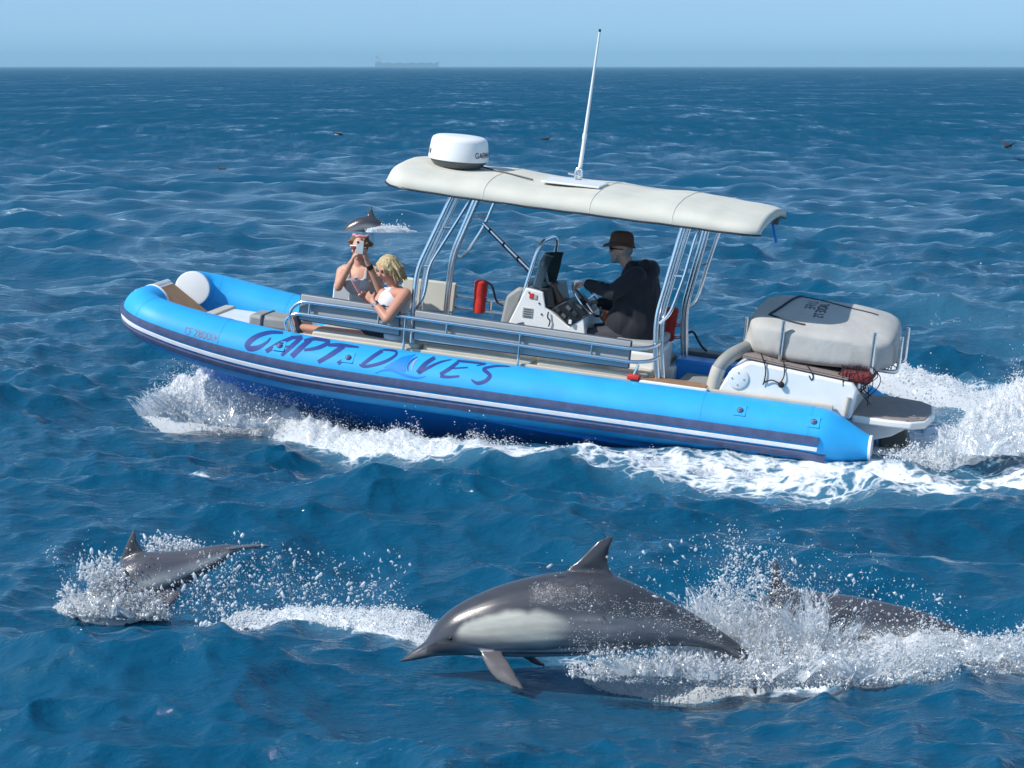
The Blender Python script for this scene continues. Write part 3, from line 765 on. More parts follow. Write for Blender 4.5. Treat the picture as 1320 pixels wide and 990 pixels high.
part(MB().tube([B(624.5, 292, -.55), B(683, 352, -.1)], .010, 8), 'cable', 'black', st_)
for t in (.15, .45, .75):
    a = B(624, 289, -.55).lerp(B(684, 349, -.1), t); d = (B(684, 348, -.1) - B(624, 288, -.55)).normalized()
    part(MB().tube([a - d * .012, a + d * .012], .027, 10), 'clamp', 'black', st_)

# canopy: fabric over four bows
def canopy():
    X0, X1 = 1.22, 4.80; HW = .88
    nx, ns = 90, 44
    xs = np.linspace(0, 1, nx); ribs = [.02, .235, .44, .72, .97]
    def zedge(x): return np.interp(x, [1.2, 2.5, 3.6, 4.3, 4.7, 4.95], [1.765, 1.775, 1.785, 1.80, 1.815, 1.84])
    topv = []; botv = []
    for a in xs:
        x = X0 + (X1 - X0) * a
        dz = min(abs(a - r) for r in ribs)
        end = min(a, 1 - a)
        hw = HW * (1 - .30 * max(0, 1 - (1 - a) / .085) ** 2.6 - .10 * max(0, 1 - a / .06) ** 2.5)
        lr = (X1 - x); thick = .20 * max(0, 1 - (1 - min(1, lr / .11)) ** 2.2) ** .5 if lr < .11 else .20
        la = (x - X0); thick = thick * (.55 + .45 * min(1, la / .5))
        thick = max(thick, .02)
        rt_, rb_ = [], []
        sag = .020 * min(1, dz / .085) ** 1.5
        for j in range(ns + 1):
            s = -1 + 2 * j / ns
            prof = (1 - abs(s) ** 9) ** .5 if abs(s) < 1 else 0
            crown = .06 * (1 - s * s)
            z = zedge(x) + thick * .62 * prof + crown - sag * (1 - s ** 4) * (.5 + .5 * min(1, thick / .20))
            z += .0035 * sin(x * 13 - s * 7) * sin(x * 5 + s * 3)
            rt_.append(Vector((x, s * hw, z)))
            rb_.append(Vector((x, s * hw * .985, zedge(x) - .012 + crown * .7 + .05 * min(1, thick / .20) * prof)))
        topv.append(rt_); botv.append(rb_)
    mb = MB(); mb.ring_loft([t + list(reversed(b_)) for t, b_ in zip(topv, botv)])
    c = part(mb, 'canopy', 'cream', sharp=False)
    # hem with lacing
    hem = [r[-1] for r in topv] + [topv[-1][j] for j in range(ns, -1, -4)] + [r[0] for r in reversed(topv)]
    hem = [p + Vector((0, 0, -.012)) for p in hem]
    part(MB().tube(hem, .009, 6), 'hem_cord', 'black', c)
    acc = 0; lm = None
    for a, b_ in zip(hem[:-1], hem[1:]):
        acc += (b_ - a).length
        if acc > .115:
            acc = 0
            if lm is None: lo_ = part(MB().box((0, 0, 0), (.016, .014, .016)), 'lacing_loop', 'dgrey', c); lm = lo_
            else: lo_ = lm.copy(); col.objects.link(lo_); lo_.parent = c
            lo_.location = a + Vector((0, 0, .003))
    # seams over the bows
    for r in ribs[1:-1]:
        i = int(r * (nx - 1)); part(MB().tube([p + Vector((0, 0, .0012)) for p in topv[i]], .0035, 5), 'seam', 'cream', c)
    for y in (-.62, .62):
        part(MB().tube([Vector((x, y, zedge(x) - .02)) for x in np.linspace(1.35, 4.6, 12)], .022, 10), 'canopy_rail', 'alu')
    for x in (1.4, 1.95, 2.9, 3.9, 4.2, 4.6):
        part(MB().tube([Vector((x, y, zedge(x) + .01 + .02 * (1 - (y / .7) ** 2))) for y in np.linspace(-.72, .72, 9)], .017, 8), 'canopy_bow', 'alu')
    return c, zedge
can, zedge = canopy()
def ctop(x, y): return zedge(x) + .20 * .62 * (1 - abs(y / .88) ** 9) ** .5 + .06 * (1 - (y / .88) ** 2)
X_, Y_, Z_ = Vector((1, 0, 0)), Vector((0, 1, 0)), Vector((0, 0, 1))
# radar on the canopy
rc = B(590, 214, .05); rz = ctop(rc.x, .05) - .005
R0 = Vector((rc.x, .05, rz))
rad = part(MB().lathe([(.05, -.01), (.22, -.008), (.255, .03), (.268, .05), (.268, .062)], R0, (X_, Y_, Z_), 48), 'radar', 'dgrey')
part(MB().lathe([(.285, .060), (.288, .075), (.280, .15), (.268, .235), (.255, .262), (.225, .278), (.12, .286), (.01, .287)], R0, (X_, Y_, Z_), 56), 'radome', 'radar', rad)
def on_dome(a0):
    return lambda s, t: R0 + Vector((cos(a0 - s * .165), sin(a0 - s * .165), 0)) * ((.2905 - (.105 + t * .045 - .075) * .105)) + Z_ * (.105 + t * .048)
_pa = math.atan2(_bo[1] - R0.y, _bo[0] - R0.x)        # bearing of the photographer's boat seen from the radar
# the name starts on the aft quarter, so only its first letters face this side
text('GARMIN', 1.0, (lambda s, t: on_dome(_pa + .60)(-s, t)), .16, 'ink', rad)
text('GARMIN', 1.0, (lambda s, t: on_dome(_pa - 2.12)(-s, t)), .16, 'ink', rad)
cb = [R0 + Vector((-.25, .05, .02)), Vector((R0.x - .40, .12, ctop(R0.x - .4, .12) + .008)), Vector((R0.x - .62, .22, ctop(R0.x - .62, .22) + .003)), Vector((R0.x - .80, .30, ctop(R0.x - .8, .3) - .003))]
part(MB().tube(smooth_path(cb), .008, 6), 'radar_cable', 'black')
# flat plate on the canopy, antenna
hx = B(740, 236, .25).x
part(MB().box((hx, .20, ctop(hx, .2) + .004), (.55, .42, .02), (Vector((1, 0, -.01)).normalized(), Y_, Z_)), 'roof_plate', 'white', bevel=.006)
ab = B(746, 229, .0); ab.z = ctop(ab.x, 0) - .01; at_ = B(773, 41, .0)
an = part(MB().tube([ab + Z_ * .06, ab.lerp(at_, .2), ab.lerp(at_, .6), at_], [.021, .019, .014, .009], 12), 'antenna', 'white')
part(MB().tube([at_, at_ + (at_ - ab).normalized() * .025], .011, 8), 'tip', 'black', an)
part(MB().lathe([(.045, 0), (.045, .015), (.022, .03), (.022, .09)], ab, (X_, Y_, Z_), 16), 'base', 'alu', an)
part(MB().tube(round_path([ab + Vector((.03, .03, .02)), ab + Vector((.03, .03, .12)), ab + Vector((-.03, .03, .13)), ab + Vector((-.04, .03, .05))], .03), .009, 6), 'ratchet', 'alu', an)
part(MB().tube([ab + Vector((.10, .02, .07)), ab + Vector((-.02, .02, .06))], .010, 6), 'lever', 'alu', an)
part(MB().tube([ab.lerp(at_, .30) - (at_ - ab).normalized() * .02, ab.lerp(at_, .30) + (at_ - ab).normalized() * .03], .022, 10), 'ferrule', 'stripe', an)
# light and strap at the aft edge of the canopy
part(MB().sphere((1.24, -.35, 1.80), (.035, .03, .03)).box((1.25, -.35, 1.76), (.05, .05, .05)), 'stern_light', 'dgrey')
part(MB().tube([(1.30, -.45, 1.76), (1.24, -.46, 1.55)], .014, 6), 'strap', 'hull')

# console
cy0, cy1 = -.33, .36
cpx = [(678, 371), (700, 377), (703, 397), (711, 402), (733, 421), (752, 410), (755, 440), (755, 478), (648, 462), (656, 415)]
cp_ = [B(u, v, cy1) for u, v in cpx]
con = part(MB().prism([(p.x, p.z) for p in cp_], cy0, cy1), 'console', 'white', bevel=.012)
fp = [B(u, v, cy1 - .02) for u, v in ((668, 370), (678, 372), (656, 417), (650, 455), (636, 452), (645, 413), (652, 382))]
part(MB().prism([(p.x, p.z) for p in fp], cy0 + .03, cy1 - .02), 'console_seat_back', 'cush', con, bevel=.03)
# dark recess with instruments: radios, screen
def dash(px, y0, y1, name, m, bev=.006): 
    pp = [B(u, v, y1) for u, v in px]; return part(MB().prism([(p.x, p.z) for p in pp], y0, y1), name, m, con, bevel=bev)
dash([(697, 372), (711, 372), (716, 396), (701, 397)], cy0 + .05, cy1 - .03, 'instrument_pod', 'black')
dash([(711, 398), (730, 388), (752, 408), (733, 420)], cy0 + .05, cy1 + .015, 'instrument_panel', 'black')
for k, (u, v, s) in enumerate(((719, 399, .05), (727, 407, .045), (735, 414, .06), (733, 397, .05), (741, 404, .05))):
    p = B(u, v, cy1 + .02); part(MB().box(p, (s, .02, s * .7), (Vector((.75, 0, .66)), Y_, Vector((-.66, 0, .75)))), 'switch_panel', 'dgrey' if k % 2 else 'smoke', con, bevel=.004)
p = B(735, 415, cy1 + .033); part(MB().box(p, (.028, .012, .04)), 'gauge', 'stripe', con, bevel=.003)
for u, v in ((713, 384), (703, 388), (742, 392), (747, 397)):
    p = B(u, v, .2); part(MB().box(p, (.06, .08, .06), (Vector((.8, 0, .6)), Y_, Vector((-.6, 0, .8)))), 'instrument', 'dgrey', con, bevel=.008)
th_ = B(722, 389, .22); part(MB().tube([th_, B(712, 366, .22)], [.05, .03], 10), 'throttle_boot', mat('brown_leather', (.16, .08, .05), .5), con)
p = B(685.5, 381.5, cy1 + .004); part(MB().box(p, (.045, .012, .05)), 'red_switch', 'red', con, bevel=.004)
p = B(690.5, 383, cy1 + .004); part(MB().box(p, (.03, .010, .045)), 'switch_plate', 'deck', con, bevel=.004)
p = B(680, 403, cy1 + .004); vp = part(MB().box(p, (.10, .008, .095)), 'vent', 'deck', con, bevel=.004)
for k in range(4): part(MB().box(p + Vector((0, .006, -.033 + .022 * k)), (.075, .006, .008)), 'louvre', 'dgrey', vp)
part(MB().box(B(671, 417, cy1 + .004), (.06, .01, .018), (Vector((.95, 0, -.3)), Y_, Vector((.3, 0, .95)))), 'emblem', 'navy', con)
for u, v in ((682, 377), (695, 391), (698, 405)): part(MB().sphere(B(u, v, cy1 + .003), .010, 8, 6), 'bolt', 'dgrey', con)
part(MB().tube(smooth_path([B(707, 402, cy1 + .02), B(706, 409, cy1 + .03), B(709, 414, cy1 + .02), B(707, 421, cy1 + .02)]), .007, 6), 'cord', 'black', con)
# windscreen (tinted) and its rail
wp_ = [(B(u, v, .30), B(u, v, .30)) for u, v in ((684, 372), (694, 335), (705, 330), (700, 374))]
wl = [B(684, 372, .30), B(693, 334, .26), B(702, 330, .22)]
wr = [B(700, 372, -.28), B(708, 334, -.24), B(719, 329, -.24)]
ws = MB()
prof = [B(688, 373, .31), B(694, 352, .30), B(699, 338, .26), B(705, 330, .2)]
rings = []
for p in prof:
    yy = p.y; row = []
    for k in range(13):
        s = -1 + 2 * k / 12; row.append(Vector((p.x + .14 * (1 - s * s) - .06, s * yy, p.z)))
    rings.append(row + [q + Vector((-.012, 0, 0)) for q in reversed(row)])
ws.ring_loft(rings); part(ws, 'windscreen', 'smoke', con)
gr = [B(671.5, 389, .33), B(692, 325, .30), B(699, 311, .26), B(715, 305, -.22), B(719, 312, -.26), B(709, 352, -.30), B(703, 372, -.3)]
wsr = part(MB().tube(round_path(gr, .09), .019, 10), 'grab_rail', 'alu', con)
part(MB().tube(round_path([B(700, 338, .2), B(706, 366, .18), B(716, 372, .1)], .03), .018, 8), 'screen_bracket', 'panel', con)
# wheel
wc = B(757, 385, .06); wax = Vector((-.72, .12, .68)).normalized(); wx = Vector((.68, 0, .72)); wx = (wx - wax * wx.dot(wax)).normalized(); wy = wax.cross(wx)
wh = part(MB().tube([wc + (wx * cos(a) + wy * sin(a)) * .20 for a in np.linspace(0, 2 * pi, 33)], .014, 8, cap=False), 'steering_wheel', 'alu', con)
for k in range(3):
    a = k * 2 * pi / 3 + .5; part(MB().tube([wc - wax * .03, wc + (wx * cos(a) + wy * sin(a)) * .195], .011, 6), 'spoke', 'alu', wh)
part(MB().tube([wc - wax * .16, wc - wax * .01], [.05, .04], 12), 'wheel_hub', 'black', wh)
# helm seat
hs = part(MB().box((2.32, .0, .28), (.42, .78, .44)), 'helm_seat', 'white', bevel=.04)
part(MB().box((2.34, .0, .54), (.40, .80, .08)), 'seat_pad', 'panel', hs, bevel=.03)
# step pads with planking, port quarter
s0, s1 = B(824, 490, .80), B(912, 501, .80)
sp = part(MB().box(((s0.x + s1.x) / 2, .72, .285), (abs(s0.x - s1.x), .22, .05)), 'boarding_step', 'white', bevel=.012)
part(MB().box(((s0.x + s1.x) / 2, .72, .315), (abs(s0.x - s1.x) - .04, .19, .012)), 'planking', 'teak', sp)
part(MB().box((1.62, .15, .10), (.62, .8, .28)), 'aft_step', 'cush', bevel=.02)
part(MB().box((1.62, -.55, .18), (.9, .3, .3)), 'aft_locker', 'hull', bevel=.02)
part(MB().box((1.55, -.86, .335), (1.0, .22, .05)), 'tube_mat', 'dgrey', bevel=.015)
# cleat with red light beside the rail foot
rp = B(817, 486, .80)
cl = part(MB().box(rp + Z_ * .0, (.12, .08, .05)), 'rail_foot', 'red', bevel=.015)
part(MB().tube([rp + Z_ * .02, rp + Vector((-.03, 0, .12))], .014, 8), 'post', 'alu', cl)
# stern locker: moulded box with sloping lid
lp = [(1.36, .50), (1.20, .60), (.26, .52), (.20, .46), (.24, .18), (1.52, .18), (1.50, .26)]
lk = part(MB().prism(lp, -.66, .70), 'stern_locker', 'white', bevel=.03)
part(MB().slab([(1.28, .69), (.30, .69), (.30, -.64), (1.28, -.64)], lambda p: .53 + (p[0] - .3) * .085, lambda p: .555 + (p[0] - .3) * .085), 'lid', 'teakd', lk, bevel=.008)
ip = B(951.5, 487.5, .70)
ins = part(MB().lathe([(.098, 0), (.098, .012), (.085, .018), (.02, .02)], (ip.x, .70, ip.z), (X_, Z_, Y_), 32), 'inspection_plate', 'white', lk)
for a in (0, 1.57, 3.14, 4.71): part(MB().sphere((ip.x + .055 * cos(a), .722, ip.z + .055 * sin(a)), .008, 8, 6), 'screw', 'panel', ins)
e0, e1 = B(1094, 512, .72), B(1089, 534, .72)
part(MB().tube([e0, e1], .022, 8), 'corner_trim', 'tan', lk)
# padded bolster that arches over the locker corner
bp_ = smooth_path([B(919, 500, .66), B(927, 474, .66), B(941, 459, .60), B(958, 450, .45), B(972, 444, .1)], 5)
bo_ = part(MB().tube(bp_, .062, 14), 'bolster', 'cush'); 
part(MB().tube(bp_[:6], .066, 14), 'pad', 'tan', bo_)
# swim platform
pl = [(.24, .60), (-.10, .60), (-.30, .56), (-.42, .42), (-.46, .0), (-.42, -.42), (-.30, -.56), (-.10, -.60), (.24, -.60)]
sw = part(MB().slab(pl, .135, .205), 'swim_platform', 'white', bevel=.02)
part(MB().slab([(x * .94 + .005, y * .94) for x, y in pl], .195, .214), 'planking', 'teakd', sw)
part(MB().prism([(.3, .15), (-.28, .14), (-.12, .03), (.3, -.12)], -.45, .45), 'platform_bracket', 'white', sw, bevel=.02)
# stern drive below the platform
dr = part(MB().prism([(.05, .1), (-.22, .06), (-.30, -.22), (-.22, -.55), (-.05, -.6), (.0, -.2)], -.09, .09), 'stern_drive', 'dgrey', bevel=.03)
# raft cradle
cr = []
for x in (.12, .95):
    pth = [(x, .575, .98), (x, .575, .60), (x, -.575, .60), (x, -.575, .98)]
    cr.append(part(MB().tube(round_path(pth, .05), .019, 10), 'raft_cradle', 'alu'))
for y in (.3, -.3): part(MB().tube(round_path([(1.33, y, .93), (1.33, y, .60), (-.10, y, .60), (-.10, y, .93)], .05), .019, 10), 'raft_cradle', 'alu')
for x in (.30, 1.0):
    for y in (.42, -.42): part(MB().tube([(x, y, .57 + .05 * x), (x, y, .605)], .016, 8), 'cradle_foot', 'alu')
for x, y, z0, z1 in ((1.02, .62, .62, .56), (.30, .62, .6, .36), (.22, .58, .6, .40)):
    part(MB().tube([(x, y, z0), (x, y, z1)], .017, 8), 'cradle_foot', 'alu')
# cords and net hanging under the raft
def cord(pts, r=.006): part(MB().tube(smooth_path(pts, 5), r, 6), 'lashing', 'rope')
cord([B(981, 455, .70), B(987, 475, .715), B(985, 492, .715), B(983, 496, .715), B(987, 491, .715)])
cord([B(985, 493, .72), B(995, 490, .72), B(1006, 495, .72)]); cord([B(1010, 462, .68), B(1011, 483, .72), B(1005, 495, .725)])
part(MB().sphere(B(1007, 496, .73), (.03, .02, .03)), 'knob', 'rope')
cord([B(1040, 470, .66), B(1048, 484, .70), B(1046, 490, .70), B(1043, 484, .70)]); cord([B(1086, 470, .66), B(1087, 498, .70)])
r3 = random.Random(4)
for k in range(16):
    u0 = 1086 + r3.random() * 40; y = .5 + .2 * r3.random()
    cord([B(u0, 472, y), B(u0 + r3.uniform(-16, 16), 486, y), B(u0 + r3.uniform(-20, 14), 500, y - .05), B(u0 + r3.uniform(-22, 8), 505 + r3.random() * 22, y - .1)], .0045)
for k in range(6):
    u0 = 1146 + r3.random() * 14; cord([B(u0, 462, .2), B(u0 + r3.uniform(-6, 6), 469, .2), B(u0 + r3.uniform(-8, 6), 476, .2)], .005)
part(MB().box(B(1106, 482, .4), (.30, .5, .10)), 'net_bag', mat('maroon_net', (.17, .03, .03), .9, var=.6, vscale=60, bump=1, bscale=80), bevel=.04)
part(MB().tube(round_path([B(884, 432, -.75), B(893, 425, -.8), B(903, 445, -.8), B(911, 453, -.8)], .06), .012, 6), 'hose', 'black')

# life raft in its canvas cover: lies in the cradle
def life_raft():
    c0 = Vector((.63, 0, .80)); nx, nn = 40, 64; hx_, hy_, hz_ = .68, .545, .195
    V = []; Fc = []
    rr = []
    for i in range(nx + 1):
        a = -pi / 2 + pi * i / nx; z = sin(a); 
        zz = math.copysign(abs(z) ** .36, z); sc = max(cos(a), 0) ** .31 if i not in (0, nx) else .0
        sc = max(sc, .02); ring = []
        for j in range(nn):
            t = 2 * pi * j / nn; cx, sy = cos(t), sin(t); e = .42
            x = math.copysign(abs(cx) ** e, cx) * hx_ * sc; y = math.copysign(abs(sy) ** e, sy) * hy_ * sc
            wr = .024 * sin(7 * t + 2.5 * zz + 1.5 * sin(3 * t)) * max(0, .6 - zz) + .011 * sin(9 * t + 3 * zz) * sin(5 * t + 1) * (1 - max(0, zz) * .5) + .016 * sin(19 * t + zz * 4 + 2 * sin(5 * t)) * abs(sin(2.5 * t + 1)) * max(0, -zz + .5) + .004 * sin(41 * t + 3 * sin(7 * t)) * max(0, -zz + .7)
            h = zz * hz_ + (.035 * (1 - (x / hx_) ** 2) * (1 - (y / hy_) ** 2) if zz > 0 else 0) + .05 * (x / hx_) * (zz > 0) * .3 - .07 * (y / hy_) * max(0, zz) - .02 * (y / hy_)
            n_ = Vector((cx, sy, 0)).normalized()
            ring.append(c0 + Vector((x, y, h)) + n_ * wr * sc + Vector((0, 0, .006 * sin(7 * x / hx_ + 4 * y / hy_))) )
        rr.append(ring)
    mb = MB().ring_loft(rr)
    o = part(mb, 'life_raft', 'raft', sharp=False)
    o.data.transform(Matrix.Translation(-c0 + Vector((0, 0, hz_)))); o.parent = None
    o.matrix_world = BM @ Matrix.Translation(c0 - Vector((0, 0, hz_)))
    tag(o, 'inflatable life raft under a beige canvas cover, lying in the metal cradle at the stern', 'life raft')
    zt = lambda x, y: hz_ * 2 + .055 * (1 - (x / hx_) ** 2) * (1 - (y / hy_) ** 2) + .05 * (x / hx_) * .3 + .006 * sin(7 * x / hx_ + 4 * y / hy_) + .004
    bvh = BVHTree.FromPolygons([tuple(v.co) for v in o.data.vertices], [tuple(p.vertices) for p in o.data.polygons])
    def top(x, y):
        h = bvh.ray_cast(Vector((x, y, 2)), Vector((0, 0, -1))); return h[0] + Vector((0, 0, .004))
    def strip(pts, r, name='trim_line', m='ink'):
        P = [top(*q) for q in [(p.x, p.y) for p in smooth_path([Vector((a, b_, 0)) for a, b_ in pts], 8)]]
        MB().tube(P, r, 6).build(name, M[m], o)
    strip([(-.45, -.16), (-.2, -.2), (.1, -.36), (.30, -.42)], .007); strip([(.30, -.42), (.40, -.1), (.50, .28)], .014); strip([(.50, .28), (.35, .36), (.15, .40)], .011)
    for line, xx in (('LIFE', .13), ('JACKETS', .02)):
        for i, ch in enumerate(line):
            mb = MB()
            for s in GL[ch]: ribbon(mb, [(p[0] * .05 + i * .068, p[1] * .085) for p in s], .011, lambda a, b_: top(xx + b_, -.25 + a * 1.0), 3)
            link_mesh('letter', mb.v, mb.f, M['ink'], o)
    return o
raft = life_raft()

# things hanging on the starboard rail
def hang(mb, name, m, base, label, cat):
    o = mb.build(name, M[m], None); rebase(o, base); o.matrix_world = BM @ Matrix.Translation(Vector(base)); tag(o, label, cat, 'gear hung on the far rail'); return o
p0, p1 = B(621, 361, -.77), B(617, 404, -.77)
bag = hang(MB().tube([p0, p0.lerp(p1, .06), p0.lerp(p1, .42), p0.lerp(p1, .5), p0.lerp(p1, .58), p0.lerp(p1, .85), p1.lerp(p0, .03), p1], [.05, .068, .066, .058, .062, .06, .055, .03], 16), 'throw_bag', 'red', p1, 'bright red cylindrical throw bag strapped to the far rail ahead of the console', 'throw bag')
ch_ = MB().tube(smooth_path([p0 + Vector((-.04, .04, 0)), p0 + Vector((-.12, .04, -.04)), B(640, 388, -.75), B(648, 394, -.7)]), .011, 6).build('strap', M['black'], bag); ch_.data.transform(Matrix.Translation(-p1))
p0, p1 = B(868, 396, -.77), B(861, 440, -.77)
hang(MB().tube([p0, p0.lerp(p1, .05), p0.lerp(p1, .45), p0.lerp(p1, .55), p1.lerp(p0, .06), p1], [.045, .06, .058, .052, .056, .03], 16), 'throw_bag', 'red', p1, 'dark red cylindrical throw bag strapped to the far rail behind the canopy leg', 'throw bag')
rc_ = B(770, 417, -.70)
hang(MB().tube([rc_ + Vector((cos(a), .15 * cos(a), sin(a))) * .105 for a in np.linspace(0, 2 * pi, 29)], .052, 12, cap=False), 'ring_buoy', 'orange', rc_ - Z_ * .15, 'orange ring buoy hung on the far rail beside the helm', 'ring buoy')

# ------------------------------------------------------------------ people
def blob(shapes, name, m, voxel=.008, smooth=5, parent=None):
    mb = MB()
    for s in shapes:
        if s[0] == 'c': mb.capsule(*s[1:])
        else: mb.sphere(s[1], s[2], 20, 14, s[3] if len(s) > 3 else None)
    o = mb.build(name, M[m] if isinstance(m, str) else m, None, sharp=False)
    voxelise(o, voxel, smooth)
    return o
def chain(pts, rs): return [('c', pts[i], rs[i], pts[i + 1], rs[i + 1]) for i in range(len(pts) - 1)]
def hand(wrist, palm_dir, curl_dir, side, size=1.0, curl=.9):
    """palm with four fingers that curl towards curl_dir and a thumb from the palm's side"""
    w_ = Vector(wrist); d = Vector(palm_dir).normalized(); c = Vector(curl_dir); c = (c - d * c.dot(d)).normalized(); s = d.cross(c) * side
    S = []; k = size
    for f in (-1, -.33, .33, 1): S.append(('c', w_ + s * f * .016 * k, .017 * k, w_ + d * .075 * k + s * f * .030 * k, .0135 * k))
    for f, ln in ((-1, .058), (-.33, .072), (.33, .078), (1, .068)):
        a = w_ + d * .080 * k + s * f * .031 * k
        d1 = (d * cos(curl * .6) + c * sin(curl * .6)); d2 = (d * cos(curl * 1.7) + c * sin(curl * 1.7))
        b_ = a + d1 * ln * .55 * k; e = b_ + d2 * ln * .55 * k
        S += [('c', a, .0105 * k, b_, .0095 * k), ('c', b_, .0095 * k, e, .008 * k)]
    a = w_ + d * .025 * k + s * .028 * k; b_ = a + (d * .55 + s * .55 + c * .45).normalized() * .045 * k; e = b_ + (d * .6 + c * .75).normalized() * .034 * k
    S += [('c', a, .014 * k, b_, .0115 * k), ('c', b_, .0115 * k, e, .009 * k)]
    return S
def head_shapes(c, fwd, up, k=1.0):
    f = Vector(fwd).normalized(); u_ = Vector(up); u_ = (u_ - f * u_.dot(f)).normalized(); r = f.cross(u_)
    ax = (f, r, u_); c = Vector(c)
    S = [('e', c + u_ * .022 * k - f * .008 * k, (.096 * k, .075 * k, .098 * k), ax), ('e', c - u_ * .045 * k + f * .022 * k, (.064 * k, .055 * k, .070 * k), ax),
         ('e', c - u_ * .095 * k + f * .055 * k, (.026 * k, .028 * k, .022 * k), ax),
         ('c', c + f * .085 * k + u_ * .012 * k, .010 * k, c + f * .104 * k - u_ * .026 * k, .014 * k),
         ('e', c + f * .068 * k - r * .038 * k - u_ * .03 * k, (.022 * k, .022 * k, .022 * k), ax), ('e', c + f * .068 * k + r * .038 * k - u_ * .03 * k, (.022 * k, .022 * k, .022 * k), ax),
         ('c', c + f * .080 * k - r * .035 * k + u_ * .028 * k, .012 * k, c + f * .080 * k + r * .035 * k + u_ * .028 * k, .012 * k)]
    for s in (-1, 1): S.append(('e', c + r * s * .078 * k - u_ * .008 * k - f * .01 * k, (.020 * k, .010 * k, .032 * k), ax))
    return S, (f, r, u_)
def face_bits(c, ax, person, glasses, k=1.0):
    f, r, u_ = ax; c = Vector(c)
    for s in (-1, 1):
        MB().sphere(c + f * .082 * k + r * s * .032 * k + u_ * .010 * k, (.012 * k, .014 * k, .011 * k), 10, 8, (f, r, u_)).build('eye', M['eye'], person)
    MB().sphere(c + f * .083 * k - u_ * .060 * k, (.010 * k, .026 * k, .008 * k), 12, 8, (f, r, u_)).build('mouth', M['lips'], person)
    if glasses:
        fr, ln = glasses
        for s in (-1, 1):
            g = MB().sphere(c + f * .099 * k + r * s * .034 * k + u_ * .010 * k, (.008, .031, .023), 14, 10, (f, r, u_)).build('lens', M[ln], person)
            MB().tube([c + f * .102 * k + r * s * .062 * k + u_ * .016 * k, c - f * .02 * k + r * s * .084 * k + u_ * .014 * k], .006, 6).build('temple', M[fr], person)
        MB().tube(smooth_path([c + f * .100 * k + r * a * .066 * k + u_ * (.030 - .004 * abs(a)) * k + f * (.010 * (1 - a * a)) * k for a in (-1, -.5, 0, .5, 1)]), .006, 6).build('spectacle_frame', M[fr], person)
def finish(body, base, children, label):
    body.name = 'person'; base = Vector(base)
    for o in [body] + children:
        o.data.transform(Matrix.Translation(-base))
    body.matrix_world = BM @ Matrix.Translation(base)
    for o in children:
        if o.parent is None: o.parent = body
    tag(body, label, 'person')
def hair_strands(c, ax, m, n, seed, top=.10, ln=.13, back=1.0, name='hair', k=1.0, wave=.012):
    f, r, u_ = ax; rr = random.Random(seed); S = [('e', Vector(c) + u_ * .036 * k - f * .024 * k, (.098 * k, .086 * k, .094 * k), ax)]
    for i in range(n):
        a = rr.uniform(-2.75, 2.75); el = rr.uniform(.25, 1.35)      # around the head from the back
        d = (-f * cos(a) + r * sin(a)) * cos(el) + u_ * sin(el)
        p0_ = Vector(c) + u_ * .03 * k - f * .018 * k + d * .088 * k
        out = (-f * cos(a) + r * sin(a))
        L_ = ln * rr.uniform(.6, 1.15) * (.45 if abs(a) > 2.0 else 1)
        p1_ = p0_ + out * .026 * k * rr.uniform(.4, 1.3) - u_ * L_ * .45 + r * rr.uniform(-wave, wave)
        p2_ = p1_ - u_ * L_ * .5 + out * rr.uniform(-.015, .014) + r * rr.uniform(-wave, wave)
        S += [('c', p0_, .016 * k, p1_, .014 * k), ('c', p1_, .014 * k, p2_, .006 * k)]
    return S

